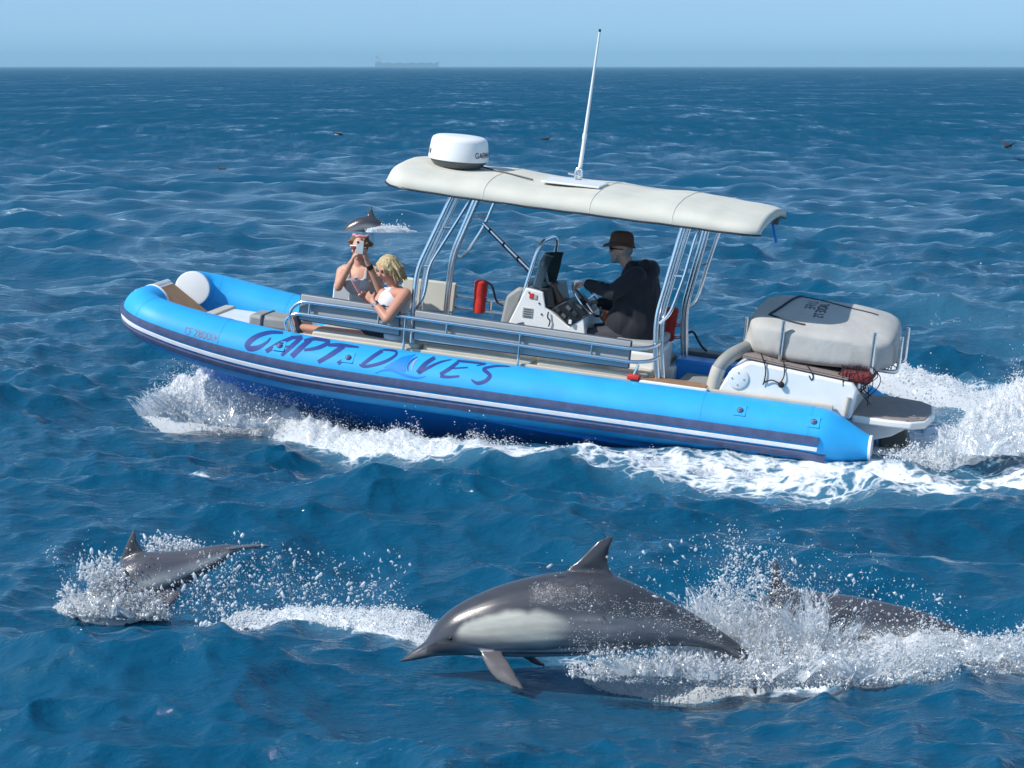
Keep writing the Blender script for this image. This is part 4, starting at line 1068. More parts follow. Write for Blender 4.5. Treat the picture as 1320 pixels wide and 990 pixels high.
def captain():
    y0 = .06
    hc = B(801, 322, y0); fdir = Vector((1, .16, -.04))
    S, ax = head_shapes(hc, fdir, Vector((.06, 0, 1)), 1.05)
    neck = B(812, 345, y0)
    S += chain([hc + Vector((-.02, 0, -.05)), neck, neck + Vector((-.05, 0, -.10))], [.062, .062, .075])
    hip = Vector((2.38, y0, .66)); chest = B(824, 372, y0)
    S += chain([hip, chest, neck + Vector((-.05, 0, -.06))], [.15, .16, .09])
    feet = []
    for s in (-1, 1):
        kn = Vector((2.80, y0 + s * .15, .54)); an_ = Vector((2.72, y0 + s * .16, .14))
        S += chain([hip + Vector((0, s * .09, -.02)), kn, an_], [.10, .065, .045]); S += chain([an_ + Vector((-.04, 0, -.04)), an_ + Vector((.15, 0, -.055))], [.04, .032])
    sn = B(820, 356, .25); en = B(789, 377, .30); wn_ = B(757, 366, .20)
    sf = B(823, 356, -.14); ef = B(800, 396, -.20); wf = B(773, 390, -.12)
    S += chain([sn, en, wn_], [.055, .042, .030]) + chain([sf, ef, wf], [.055, .042, .030])
    S += hand(wn_, B(746, 365, .17) - wn_, Vector((.3, 0, -1)), 1, 1.02, .9) + hand(wf, B(764, 389, -.10) - wf, Vector((.3, 0, -1)), -1, 1.02, .9)
    body = blob(S, 'person', 'skin', .0085)
    J = chain([hip + Vector((0, 0, -.16)), hip + Vector((-.01, 0, .05)), chest, B(822, 358, y0)], [.215, .20, .205, .165])
    J += [('e', chest + Vector((0, 0, .02)), (.19, .255, .22)), ('e', hip + Vector((.03, 0, -.02)), (.22, .235, .20)), ('e', hip + Vector((.13, .0, .02)), (.19, .23, .20)), ('e', chest + Vector((.06, 0, -.12)), (.18, .23, .22))]
    J += chain([sn, en, wn_.lerp(en, .10)], [.095, .075, .058]) + chain([sf, ef, wf.lerp(ef, .10)], [.095, .075, .058])
    J += [('c', B(814, 347, y0 - .06), .078, B(816, 346, y0 + .06), .078), ('e', B(839, 349, y0), (.085, .14, .10)), ('c', B(832, 342, y0 - .08), .06, B(832, 342, y0 + .08), .06)]
    for i in range(7):      # folds
        a = en.lerp(wn_, .1 * i - .1); J.append(('e', a + Vector((0, .01, .01 * (i % 2))), (.03, .068, .068)))
    ja = blob(J, 'jacket', 'jacket', .012, 3)
    T = []
    for s in (-1, 1):
        T += chain([hip + Vector((0, s * .09, -.05)), Vector((2.80, y0 + s * .15, .54)), Vector((2.72, y0 + s * .16, .17))], [.115, .085, .07])
    tr = blob(T, 'trousers', 'trous', .010, 3)
    shoes = []
    for s in (-1, 1): shoes.append(blob(chain([Vector((2.66, y0 + s * .16, .10)), Vector((2.88, y0 + s * .16, .09))], [.052, .04]), 'shoe', 'white', .008, 3))
    f, r, u_ = ax
    # hat with a brim that dips in front and behind
    hb = hc + u_ * .058; hm = MB(); 
    prof = [(.119, -.018), (.1125, -.006), (.106, .006), (.104, .03), (.099, .075), (.085, .105), (.055, .118), (.01, .120)]
    rings = [[hb + f * cos(2 * pi * j / 40) * (rd * 1.10) + r * sin(2 * pi * j / 40) * rd * .95 + u_ * (h - (.016 * (cos(4 * pi * j / 40) - .2) if rd > .11 else 0)) + f * (.045 * max(0, cos(2 * pi * j / 40)) ** 2 if rd > .11 else 0) for j in range(40)] for rd, h in prof]
    inn = [[q - u_ * .008 for q in rings[0]]]
    hm.ring_loft(inn + rings, True, True); hat = hm.build('hat', M['hat'], None, sharp=False)
    band = MB().tube([hb + f * cos(a) * .117 + r * sin(a) * .101 + u_ * .012 for a in np.linspace(0, 2 * pi, 33)], .006, 6, cap=False).build('hat_band', M['trous'], None)
    rr = random.Random(2); Bd = [('e', hc - u_ * .085 + f * .052, (.045, .052, .045), ax), ('e', hc - u_ * .055 + f * .082, (.022, .040, .012), ax)]
    for i in range(40):
        a = rr.uniform(-1.3, 1.3); p_ = hc - u_ * rr.uniform(.05, .10) + (f * cos(a) * .085 + r * sin(a) * .062)
        Bd.append(('c', p_, .011, p_ - u_ * .025 + f * .006, .005))
    bd = blob(Bd, 'beard', 'beard', .006, 2)
    Hr = [('e', hc - f * .055 + u_ * .0, (.055, .072, .06), ax)] + [('c', hc - f * .05 + r * s * .06 + u_ * .01, .02, hc - f * .06 + r * s * .055 - u_ * .06, .012) for s in (-1, 0, 1)]
    hrr = blob(Hr, 'hair', 'beard', .007, 2)
    face_bits(hc, ax, None, ('black', 'black'), 1.05)
    ch = [o for o in list(bpy.data.objects) if o.parent is None and o.name.split('.')[0] in ('eye', 'mouth', 'lens', 'temple', 'spectacle_frame')]
    finish(body, Vector((2.72, y0, .06)), [ja, tr, hat, band, bd, hrr] + shoes + ch, 'helmsman in a dark hooded jacket and brown brimmed hat, at the steering wheel')
captain()

def woman_filming():
    y0 = -.22
    hc = B(463.5, 319, y0 + .03); fdir = Vector((.0, 1, -.02))
    S, ax = head_shapes(hc, fdir, Vector((0, 0, 1)), .98)
    neck = B(463, 341, y0); hip = Vector((B(466, 400, y0).x, y0 - .05, .42)); chest = B(464, 362, y0)
    S += chain([hc + Vector((0, -.02, -.05)), neck, neck + Vector((0, -.01, -.05))], [.052, .052, .06])
    S += [('e', chest, (.165, .105, .15)), ('e', hip + Vector((0, 0, .10)), (.15, .105, .15)), ('e', hip, (.175, .13, .13)), ('c', B(445, 348, y0), .058, B(482, 348, y0), .058)]
    sl = B(441, 350, y0 - .01); el = B(436, 370, y0 + .14); wl = B(453, 338, y0 + .25)
    sr = B(487, 350, y0 - .01); er = B(490, 374, y0 + .14); wr = B(474, 338, y0 + .25)
    for sh, e_, w_ in ((sl, el, wl), (sr, er, wr)): S += chain([sh, e_, w_], [.056, .043, .027])
    S += hand(wl, B(458, 325, y0 + .27) - wl, B(466, 322, y0 + .26) - wl, 1, .92, .75) + hand(wr, B(470, 325, y0 + .27) - wr, B(461, 322, y0 + .26) - wr, -1, .92, .75)
    for s in (-1, 1):
        kn = hip + Vector((s * .12, .40, .03)); an_ = kn + Vector((0, .02, -.30))
        S += chain([hip + Vector((s * .09, .02, -.02)), kn, an_], [.085, .060, .04]) + chain([an_, an_ + Vector((0, .13, -.02))], [.035, .026])
    body = blob(S, 'person', 'skin', .008)
    Tt = [('e', chest + Vector((0, 0, -.025)), (.172, .114, .125)), ('e', hip + Vector((0, 0, .10)), (.158, .115, .16)), ('e', hip + Vector((0, .0, .03)), (.182, .138, .12)), ('e', chest + Vector((.075, .055, -.02)), (.082, .075, .075)), ('e', chest + Vector((-.075, .055, -.02)), (.082, .075, .075))]
    for s in (-1, 1): Tt += [('c', chest + Vector((s * .085, .10, .04)), .020, neck + Vector((s * .092, .050, -.04)), .017), ('c', neck + Vector((s * .092, .050, -.04)), .017, neck + Vector((s * .095, -.02, -.005)), .017)]
    tt = blob(Tt, 'tank_top', 'greytop', .008, 4)
    em = MB().sphere(chest + Vector((0, .125, .035)), (.024, .01, .022), 12, 8).build('badge', M['stripe'], None)
    em2 = MB().sphere(chest + Vector((.0, .131, .035)), (.011, .008, .011), 10, 8).build('badge', M['lilac'], None)
    sh_ = []
    for s in (-1, 1): sh_ += chain([hip + Vector((s * .09, .02, -.02)), hip + Vector((s * .12, .33, .02))], [.10, .078])
    sho = blob(sh_ + [('e', hip, (.185, .14, .11))], 'shorts', 'shorts', .01, 3)
    Hs = hair_strands(hc, ax, 'brownhair', 46, 3, ln=.06, k=.97, wave=.02)
    ha = blob(Hs, 'hair', 'brownhair', .007, 1)
    f, r, u_ = ax; rr = random.Random(1); pk = []
    for i in range(15):
        a = -1.5 + 3.0 * i / 14; c_ = hc + u_ * (.115 + rr.uniform(-.006, .008)) + r * sin(a) * .074 + f * (cos(a) * .05 - .02)
        pk.append(('e', c_, (.017, .017, .014)))
    pkb = blob(pk, 'flower_headband', 'pink', .006, 1)
    face_bits(hc, ax, None, ('stripe', 'lips'), .98)
    ch = [o for o in list(bpy.data.objects) if o.parent is None and o.name.split('.')[0] in ('eye', 'mouth', 'lens', 'temple', 'spectacle_frame')]
    wb = MB().tube([wr.lerp(er, .10), wr.lerp(er, .24)], .034, 12).build('wristband', M['black'], None)
    finish(body, hip + Vector((0, .4, -.36)), [tt, em, em2, sho, ha, pkb, wb] + ch, 'woman in grey tank top and pink headband, filming with a silver phone')
    pc = B(464, 319, y0 + .30)
    ph = MB().box(pc, (.074, .010, .128)).build('phone', M['phone'], None, bevel=.008)
    lens = MB().lathe([(.012, 0), (.012, .004), (.004, .005)], pc + Vector((.022, .005, .05)), (Vector((1, 0, 0)), Vector((0, 0, 1)), Vector((0, 1, 0))), 16).build('camera_lens', M['ink'], None)
    for o in (ph, lens): o.data.transform(Matrix.Translation(-(pc - Vector((0, 0, .075)))))
    lens.parent = ph; ph.matrix_world = BM @ Matrix.Translation(pc - Vector((0, 0, .075)))
    tag(ph, 'silver phone held upright in front of white sunglasses', 'phone')
woman_filming()

def woman_texting():
    y0 = .50
    hc = B(500, 347, y0 + .04); fdir = Vector((.60, .74, -.36))
    S, ax = head_shapes(hc, fdir, Vector((.18, .12, 1)), 1.0)
    neck = B(507, 368, y0); chest = B(510, 395, y0); hip = B(512, 438, y0 - .02)
    S += chain([hc + Vector((-.02, -.02, -.05)), neck, neck + Vector((-.01, -.01, -.05))], [.056, .056, .07])
    S += [('e', chest, (.13, .165, .16)), ('e', hip.lerp(chest, .4), (.13, .15, .15)), ('e', hip, (.16, .18, .12)), ('c', neck + Vector((-.03, -.12, -.065)), .052, neck + Vector((-.04, .08, -.06)), .055), ('c', neck + Vector((-.04, .08, -.06)), .055, B(522, 380, .68), .060)]
    sn = B(522, 380, .70); en = B(499, 411, .93); wn_ = B(481, 389, .84); hn = B(470, 377, .80)
    sf = B(494, 378, .34); ef = B(481, 398, .42); wf = B(473, 385, .60); hf = B(463, 374, .68)
    S += chain([sn, en, wn_], [.066, .050, .031]) + chain([sf, ef, wf], [.048, .040, .030])
    S += hand(wn_, hn - wn_, Vector((.2, -1, .3)), -1, .95, .8) + hand(wf, hf - wf, Vector((.2, 1, .4)), 1, .95, .8)
    k1 = B(457, 433, .58); a1 = B(387, 422, .60)
    k2 = B(460, 424, .30); a2 = k2 + Vector((.12, -.1, -.26))
    S += chain([hip + Vector((.02, .08, -.02)), k1, a1], [.10, .062, .038]) + chain([a1, a1 + Vector((.09, .0, .075))], [.036, .024])
    S += chain([hip + Vector((.02, -.09, 0)), k2, a2], [.10, .065, .04]) + chain([a2, a2 + Vector((.12, 0, -.02))], [.035, .026])
    body = blob(S, 'person', 'skin2', .0085)
    Tt = [('e', chest + Vector((.01, 0, .02)), (.146, .176, .170)), ('e', chest + Vector((.03, .03, .03)), (.135, .15, .15)), ('e', hip.lerp(chest, .4), (.140, .16, .16)), ('e', hip + Vector((-.01, .02, .02)), (.165, .19, .125)), ('e', chest + Vector((.085, .07, -.02)), (.075, .08, .075)), ('e', chest + Vector((.085, -.06, -.02)), (.075, .08, .075))]
    for s in (-1, 1):
        Tt.append(('c', chest + Vector((.10, s * .085, .05)), .040, neck + Vector((.0, s * .095, -.035)), .034)); Tt.append(('c', neck + Vector((-.0, s * .095, -.035)), .026, chest + Vector((-.11, s * .09, .06)), .028))
    tt = blob(Tt, 'tank_top', 'whitetop', .008, 4)
    so_ = blob([('e', hip + Vector((.02, 0, -.015)), (.165, .185, .105))] + chain([hip + Vector((.02, .08, -.02)), hip.lerp(k1, .72)], [.118, .088]) + chain([hip + Vector((.02, -.09, 0)), hip.lerp(k2, .7)], [.112, .088]), 'shorts', 'shorts', .009, 3)
    ha = blob(hair_strands(hc, ax, 'blonde', 150, 8, ln=.23, k=1.04, wave=.032), 'hair', 'blonde', .0055, 1)
    face_bits(hc, ax, None, None)
    ch = [o for o in list(bpy.data.objects) if o.parent is None and o.name.split('.')[0] in ('eye', 'mouth')]
    wd = (en - wn_).normalized(); wt = MB().tube([wn_ + wd * .028, wn_ + wd * .052], .037, 14).build('watch_strap', M['ink'], None)
    wf_ = MB().box(wn_ + wd * .04 + Vector((0, .036, .01)), (.036, .012, .042)).build('watch_face', M['phone'], None, bevel=.005)
    sd_ = blob(chain([a1 + Vector((.0, .0, -.02)), a1 + Vector((.05, 0, .09))], [.042, .032]), 'sandal', 'ink', .008, 2)
    finish(body, hip + Vector((0, 0, -.12)), [tt, so_, ha, wt, wf_, sd_] + ch, 'blonde woman in white tank top, one leg stretched out, reading a phone')
    pc = B(459.5, 370, .76); d = Vector((.62, -.3, .72)).normalized(); s = Vector((.2, .9, .25)); s = (s - d * s.dot(d)).normalized()
    b0 = pc - d * .07
    ph = MB().box(d * .07, (.145, .075, .010), (d, s, d.cross(s))).build('phone', M['pink'], None, bevel=.008)
    ph.matrix_world = BM @ Matrix.Translation(b0); tag(ph, 'pink phone in both hands of the blonde woman', 'phone')
woman_texting()

# ------------------------------------------------------------------ dolphins
def dolphin_mat():
    m = bpy.data.materials.new('dolphin_skin'); m.use_nodes = True
    n = m.node_tree.nodes; L = m.node_tree.links; b = n['Principled BSDF']
    at = n.new('ShaderNodeAttribute'); at.attribute_name = 'skin_colour'
    tc = n.new('ShaderNodeTexCoord'); nz = n.new('ShaderNodeTexNoise'); nz.inputs['Scale'].default_value = 14; nz.inputs['Detail'].default_value = 6
    mp = n.new('ShaderNodeMapping'); mp.inputs['Scale'].default_value = (.22, 1, 1.5); mp.inputs['Rotation'].default_value = (0, .15, 0); L.new(tc.outputs['Object'], mp.inputs['Vector']); L.new(mp.outputs[0], nz.inputs['Vector'])
    mr = n.new('ShaderNodeMapRange'); mr.inputs['From Min'].default_value = .25; mr.inputs['From Max'].default_value = .75; mr.inputs['To Min'].default_value = .8; mr.inputs['To Max'].default_value = 1.2
    L.new(nz.outputs['Fac'], mr.inputs['Value'])
    sc = n.new('ShaderNodeVectorMath'); sc.operation = 'SCALE'; L.new(at.outputs['Color'], sc.inputs[0]); L.new(mr.outputs[0], sc.inputs['Scale'])
    L.new(sc.outputs[0], b.inputs['Base Color'])
    b.inputs['Roughness'].default_value = .24; b.inputs['Coat Weight'].default_value = .35; b.inputs['Coat Roughness'].default_value = .08
    # beads of water running off the back
    n2 = n.new('ShaderNodeTexNoise'); n2.inputs['Scale'].default_value = 150; n2.inputs['Detail'].default_value = 3; L.new(tc.outputs['Object'], n2.inputs['Vector'])
    n3 = n.new('ShaderNodeTexNoise'); n3.inputs['Scale'].default_value = 12; L.new(tc.outputs['Object'], n3.inputs['Vector'])
    wt = n.new('ShaderNodeAttribute'); wt.attribute_name = 'wet'
    mu = n.new('ShaderNodeMath'); mu.operation = 'MULTIPLY_ADD'; mu.inputs[1].default_value = .95; mu.inputs[2].default_value = .03
    L.new(wt.outputs['Fac'], mu.inputs[0])
    bp = n.new('ShaderNodeBump'); bp.inputs['Distance'].default_value = .0045; L.new(mu.outputs[0], bp.inputs['Strength']); L.new(n2.outputs['Fac'], bp.inputs['Height'])
    L.new(bp.outputs[0], b.inputs['Coat Normal']); L.new(bp.outputs[0], b.inputs['Normal'])
    return m
M['dolphin'] = dolphin_mat()
def fin_mesh(mb, outline, Y, th, ysl=None):
    P = [Vector(WY(u, v, Y)) for u, v in outline]
    if ysl:
        for i, p in enumerate(P): p.y += ysl[i]
    P = smooth_path(P + [P[0]], 4)[:-1]
    c = sum(P, Vector()) / len(P)
    e1 = (P[len(P) // 3] - P[0]); nrm = Vector((0, 1, 0))
    if ysl:
        nrm = Vector((0, 0, 0))
        for i in range(len(P)): nrm += (P[i] - c).cross(P[(i + 1) % len(P)] - c)
        nrm.normalize()
    rings = []
    for s, h in ((.25, -1), (.6, -.8), (.88, -.45), (1, 0), (.88, .45), (.6, .8), (.25, 1)): rings.append([c + (p - c) * s + nrm * h * th for p in P])
    mb.ring_loft(rings)
def fluke_mesh(mb, p, d, half=.26, roll=0., tilt=0.):
    p = Vector(p); d = Vector(d).normalized(); s = Vector((0, 1, 0)); s = (s - d * s.dot(d)).normalized(); n_ = d.cross(s)
    s = s * cos(roll) + n_ * sin(roll); n_ = d.cross(s)
    out = [(-.05, .03), (.02, .08), (.08, .16), (.15, .235), (.19, .26), (.185, .20), (.155, .11), (.135, .03), (.12, 0)]
    out = out + [(a, -b_) for a, b_ in reversed(out[:-1])]
    k = half / .26
    P = [p + d * a * k + s * b_ * k + n_ * abs(b_) * tilt for a, b_ in out]; c = p + d * .07 * k
    mb.ring_loft([[c + (q - c) * sc + n_ * h for q in P] for sc, h in ((.3, -.018), (.7, -.014), (.92, -.008), (1, 0), (.92, .008), (.7, .014), (.3, .018))])
def dolphin(Y, st, fins, label, colour, wide=.86, fl=None, voxel=.0105, group=None, eye=None, far_=1.0):
    mb = MB(); us = np.array([s[0] for s in st]); vt = np.array([s[1] for s in st]); vb = np.array([s[2] for s in st])
    rings = []; uu = np.interp(np.linspace(0, 1, 70), np.linspace(0, 1, len(us)), us)
    T = smooth_path([Vector((s[0], s[1], s[2])) for s in st], 5)
    for q in T:
        a = Vector(WY(q.x, q.y, Y)); b_ = Vector(WY(q.x, q.z, Y)); c = (a + b_) / 2; h = (a - b_) / 2
        wd = h.length * wide
        rings.append([c + h * sin(t) + Vector((0, cos(t) * wd * (1 - .10 * sin(t)), 0)) for t in np.linspace(0, 2 * pi, 28, endpoint=False)])
    mb.ring_loft(rings)
    for f in fins: fin_mesh(mb, f[0], Y, f[1], f[2] if len(f) > 2 else None)
    if fl: fluke_mesh(mb, WY(fl[0], fl[1], Y), fl[2], *fl[3:])
    o = mb.build('dolphin', M['dolphin'], None, sharp=False)
    voxelise(o, voxel, 5)
    me = o.data; n_ = len(me.vertices); co = np.empty(n_ * 3); me.vertices.foreach_get('co', co); co = co.reshape(-1, 3)
    flat = co.copy(); flat[:, 1] = Y; u, v = proj(flat)
    tt = np.interp(u, us, vt); bb = np.interp(u, us, vb)
    C, wet = colour(u, v, (v - tt) / np.maximum(bb - tt, 1), co)
    a = me.attributes.new('skin_colour', 'FLOAT_COLOR', 'POINT'); a.data.foreach_set('color', np.concatenate([C, np.ones((n_, 1))], 1).astype(np.float32).ravel())
    a = me.attributes.new('wet', 'FLOAT', 'POINT'); a.data.foreach_set('value', wet.astype(np.float32))
    base = Vector((float(co[:, 0].mean()), Y, float(co[:, 2].min()))); rebase(o, base)
    if eye:
        for sgn in (-1, 1):
            p = Vector(WY(eye[0], eye[1], Y)) - base
            i = int(np.argmin(np.abs(co[:, 0] - base.x - p.x) * 3 + np.abs(co[:, 2] - base.z - p.z) * 3 - sgn * (co[:, 1] - Y)))
            q = Vector(co[i]) - base
            MB().sphere(q, (.012, .004, .009), 12, 8).build('eye', M['eye'], o)
    # white water beads strewn along the back's highlight band, standing in for sun glints
    me.update(); nv = np.empty(n_ * 3); me.vertex_normals.foreach_get('vector', nv); nv = nv.reshape(-1, 3)
    bandv = np.interp(u, [680, 740, 800, 850, 920], [757, 763, 776, 790, 812]); idx = np.nonzero((np.abs(v - bandv) < 4 + 16 * fbm(u * .04, v * .1, 3)) & (u > 682) & (u < 930) & (nv[:, 1] < .2) & (fbm(u * .12, v * .2, 8) > .45))[0]
    if eye:
        pick = rng.choice(idx, min(len(idx), 1900), replace=False); pp = co[pick] - np.array(base) + nv[pick] * .0008 + rng.normal(0, .004, (len(pick), 3)) * (1 - np.abs(nv[pick]))
        rr_ = .0011 * np.exp(rng.normal(0, .5, len(pick))); oc = np.array([[1, 0, 0], [-1, 0, 0], [0, 1, 0], [0, -1, 0], [0, 0, 1], [0, 0, -1.]]); of = np.array([[0, 2, 4], [2, 1, 4], [1, 3, 4], [3, 0, 4], [2, 0, 5], [1, 2, 5], [3, 1, 5], [0, 3, 5]])
        V_ = (pp[:, None, :] + rr_[:, None, None] * oc[None] * np.array([2.2, 1, 1])).reshape(-1, 3); T_ = (of[None] + (np.arange(len(pp)) * 6)[:, None, None]).reshape(-1, 3)
        wb = big_mesh('glint_beads', V_, T_, M['drop']); wb.parent = o; wb['kind'] = 'stuff'
    tag(o, label, 'dolphin', 'dolphins swimming around the boat'); return o
sm = lambda e0, e1, x: (lambda t: t * t * (3 - 2 * t))(np.clip((x - e0) / (e1 - e0), 0, 1))
def mixc(C, col_, w): return C * (1 - w[:, None]) + np.array(col_)[None, :] * w[:, None]
DK = (.050, .050, .059); GR = (.165, .167, .183); CRM = (.52, .50, .43); BEL = (.36, .36, .39)
def col_main(u, v, q, co):
    C = np.tile(np.array(DK), (len(u), 1))
    wob = 9 * (fbm(u * .05 + 3, v * .06, 77) - .5)
    C = mixc(C, GR, sm(.42, .60, q) * sm(560, 620, u))
    C = mixc(C, (.23, .225, .235), np.exp(-((u - 800) / 75) ** 2 - ((v - 800 - (u - 800) * .12 + wob) / 13) ** 2) * .95)
    lo = np.interp(u, [585, 613, 654, 697, 722, 740], [813, 816, 819, 821, 815, 802]); hi = np.interp(u, [585, 600, 621, 654, 695, 725, 740], [812, 799, 788, 780, 779, 787, 800])
    C = mixc(C, CRM, sm(-5, 6, v - hi + wob) * sm(-9, 9, lo - v) * sm(583, 596, u) * sm(748, 700, u + 12 * (fbm(u * .03, v * .25, 5) - .5)) * (.82 + .3 * fbm(u * .06, v * .3, 9)).clip(0, 1))
    C = mixc(C, BEL, sm(824, 832, v + wob * .5) * sm(590, 640, u) * sm(900, 760, u) * .9)
    C = mixc(C, (.10, .098, .105), sm(3, 0, np.abs(v - np.interp(u, [560, 600, 640, 700, 780, 880], [824, 823, 830, 829, 818, 832]))) * sm(560, 570, u) * .8)
    C = mixc(C, (.30, .29, .29), sm(836, 842, v) * sm(620, 600, u) * sm(545, 560, u) * .6)
    C = mixc(C, (.20, .19, .185), sm(.1, .5, q) * sm(.98, .7, q) * sm(552, 548, u) * sm(518, 528, u) * .55)
    ml = np.interp(u, [516, 545, 563], [849.5, 835.5, 825]); C = mixc(C, (.02, .02, .022), sm(1.1, .3, np.abs(v - ml)) * (u < 563))
    C = mixc(C, (.03, .028, .03), np.exp(-((u - 580) / 7) ** 2 - ((v - 818) / 4) ** 2))
    off = (v > 833) & (np.abs(co[:, 1] - 14.31) > .115); C[off] = (.13, .115, .115)
    C[(q < -.05)] = (.05, .046, .052)
    wet = sm(.5, .15, q) * sm(660, 720, u) * (q > -.02) + .05
    return C, np.clip(wet, 0, 1)
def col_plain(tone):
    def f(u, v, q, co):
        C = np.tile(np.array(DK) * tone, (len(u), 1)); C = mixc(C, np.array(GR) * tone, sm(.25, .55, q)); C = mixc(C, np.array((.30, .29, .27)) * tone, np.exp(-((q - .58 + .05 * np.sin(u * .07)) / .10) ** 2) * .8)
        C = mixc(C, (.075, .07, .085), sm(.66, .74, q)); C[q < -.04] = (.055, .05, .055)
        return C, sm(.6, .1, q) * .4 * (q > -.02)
    return f
main_st = [(515.5, 850.5, 853.5), (522, 846, 853), (532, 838.5, 851.5), (545, 829, 849), (551, 822, 848), (557, 811, 846.5), (566, 799, 845.5), (585, 782.5, 844.5), (613, 767.5, 844.5), (643, 755, 845.5), (681, 744.5, 846), (724, 737, 845), (765, 737, 843), (793, 742, 842), (829, 757, 836), (856, 771, 833), (889, 788, 833), (911, 801, 836), (938, 819, 844), (957, 834, 854), (966, 845, 860)]
main_fins = [([(724, 742), (735, 730), (749, 719), (762, 705), (773, 696), (791, 690.5), (787, 704), (784, 722), (788, 737), (797, 748), (760, 752)], .016),
             ([(618, 832), (622, 842), (633, 858), (648, 868), (676, 874), (668, 861), (657, 845), (643, 833)], .016, [-.13, -.16, -.21, -.25, -.30, -.24, -.17, -.12]),
             ([(658, 838), (664, 848), (679, 861), (692, 870), (708, 874.5), (695, 861), (684, 848), (676, 838)], .014, [.12, .15, .2, .23, .27, .22, .17, .12])]
dolphin(14.31, main_st, main_fins, 'leaping common dolphin, whole head and cream flank patch clear of the water', col_main, fl=(963, 853, (.72, 0, -.69), .19, .5), voxel=.009, eye=(581, 817.5))
left_st = [(84, 786, 806), (98, 774, 806), (111, 763, 803), (132, 743, 801), (153, 726, 797), (170, 716, 791), (189, 711.5, 780), (212, 711, 770), (240, 709, 753), (262, 705, 741), (283, 702, 729), (298, 701.5, 716), (306, 703, 711)]
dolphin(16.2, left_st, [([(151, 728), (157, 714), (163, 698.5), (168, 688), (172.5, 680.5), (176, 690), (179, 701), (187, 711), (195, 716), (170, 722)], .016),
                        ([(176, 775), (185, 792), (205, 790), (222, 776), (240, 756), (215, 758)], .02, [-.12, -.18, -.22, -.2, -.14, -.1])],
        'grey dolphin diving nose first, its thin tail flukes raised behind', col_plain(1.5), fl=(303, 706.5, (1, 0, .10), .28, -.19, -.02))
right_st = [(928, 842, 868), (950, 815, 866), (975, 780, 862), (1000, 762, 858), (1012, 759, 856), (1055, 763, 853), (1098, 768, 848), (1141, 776.5, 840), (1185, 787, 833), (1213, 799, 831), (1239, 812, 834), (1257, 823, 840), (1270, 834, 846)]
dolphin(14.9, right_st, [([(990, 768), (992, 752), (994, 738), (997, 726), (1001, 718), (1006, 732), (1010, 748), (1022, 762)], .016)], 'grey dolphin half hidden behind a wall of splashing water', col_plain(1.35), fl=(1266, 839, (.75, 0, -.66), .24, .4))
far_st = [(a, b - 4.5, c) for a, b, c in [(441, 300, 308), (450, 291, 306), (460, 285.5, 305), (470, 283, 304), (480, 283.5, 304), (490, 288, 304), (499, 295, 305), (506, 301, 307)]]
dolphin(56.2, far_st, [([(471, 282), (475, 272), (479.5, 263), (481, 272), (484, 282)], .03)], 'distant dolphin showing only its dark back and fin', col_plain(.9), voxel=.025)

# ------------------------------------------------------------------ foam and spray
def _ico():
    bm = bmesh.new(); bmesh.ops.create_icosphere(bm, subdivisions=1, radius=1); bm.verts.index_update()
    V = np.array([v.co[:] for v in bm.verts]); T = np.array([[v.index for v in f.verts] for f in bm.faces]); bm.free(); return V, T
ICO = _ico()
OCT = (np.array([[1, 0, 0], [-1, 0, 0], [0, 1, 0], [0, -1, 0], [0, 0, 1], [0, 0, -1.]]), np.array([[0, 2, 4], [2, 1, 4], [1, 3, 4], [3, 0, 4], [2, 0, 5], [1, 2, 5], [3, 1, 5], [0, 3, 5]]))
def beads(P, R_, D=None, st=None):
    """many little drops in one set of arrays; D, st stretch each one along its flight"""
    out = []
    for sel, (V, T) in ((R_ >= .011, ICO), (R_ < .011, OCT)):
        p = P[sel]; r = R_[sel]
        if not len(p): continue
        s = np.repeat(r[:, None], 3, 1)[:, None, :] * V[None] * rng.uniform(.75, 1.25, (len(p), 1, 3))
        if D is not None:
            d = D[sel][:, None, :]; a = (s * d).sum(-1, keepdims=True); s = s + d * a * (st[sel][:, None, None] - 1)
        out.append(((p[:, None, :] + s).reshape(-1, 3), (T[None] + (np.arange(len(p)) * len(V))[:, None, None]).reshape(-1, 3)))
    return out
def join(parts):
    vs, ts, n = [], [], 0
    for v, t in parts: vs.append(v); ts.append(t + n); n += len(v)
    return np.concatenate(vs), np.concatenate(ts)
def mbarr(mb):
    V = np.array([v[:] for v in mb.v]); T = []
    for f in mb.f:
        for i in range(1, len(f) - 1): T.append((f[0], f[i], f[i + 1]))
    return V, np.array(T)
def stuff(name, parts, m, label):
    V, T = join(parts); o = big_mesh(name, V, T, M[m]); tag(o, label, 'spray', kind='stuff'); return o
def n3(P, f, seed):                       # cheap 3-D clumping noise
    return vnoise(P[:, 0] * f + P[:, 2] * f * .9, P[:, 1] * f * .6 + P[:, 2] * f * 1.1 + 50, seed)
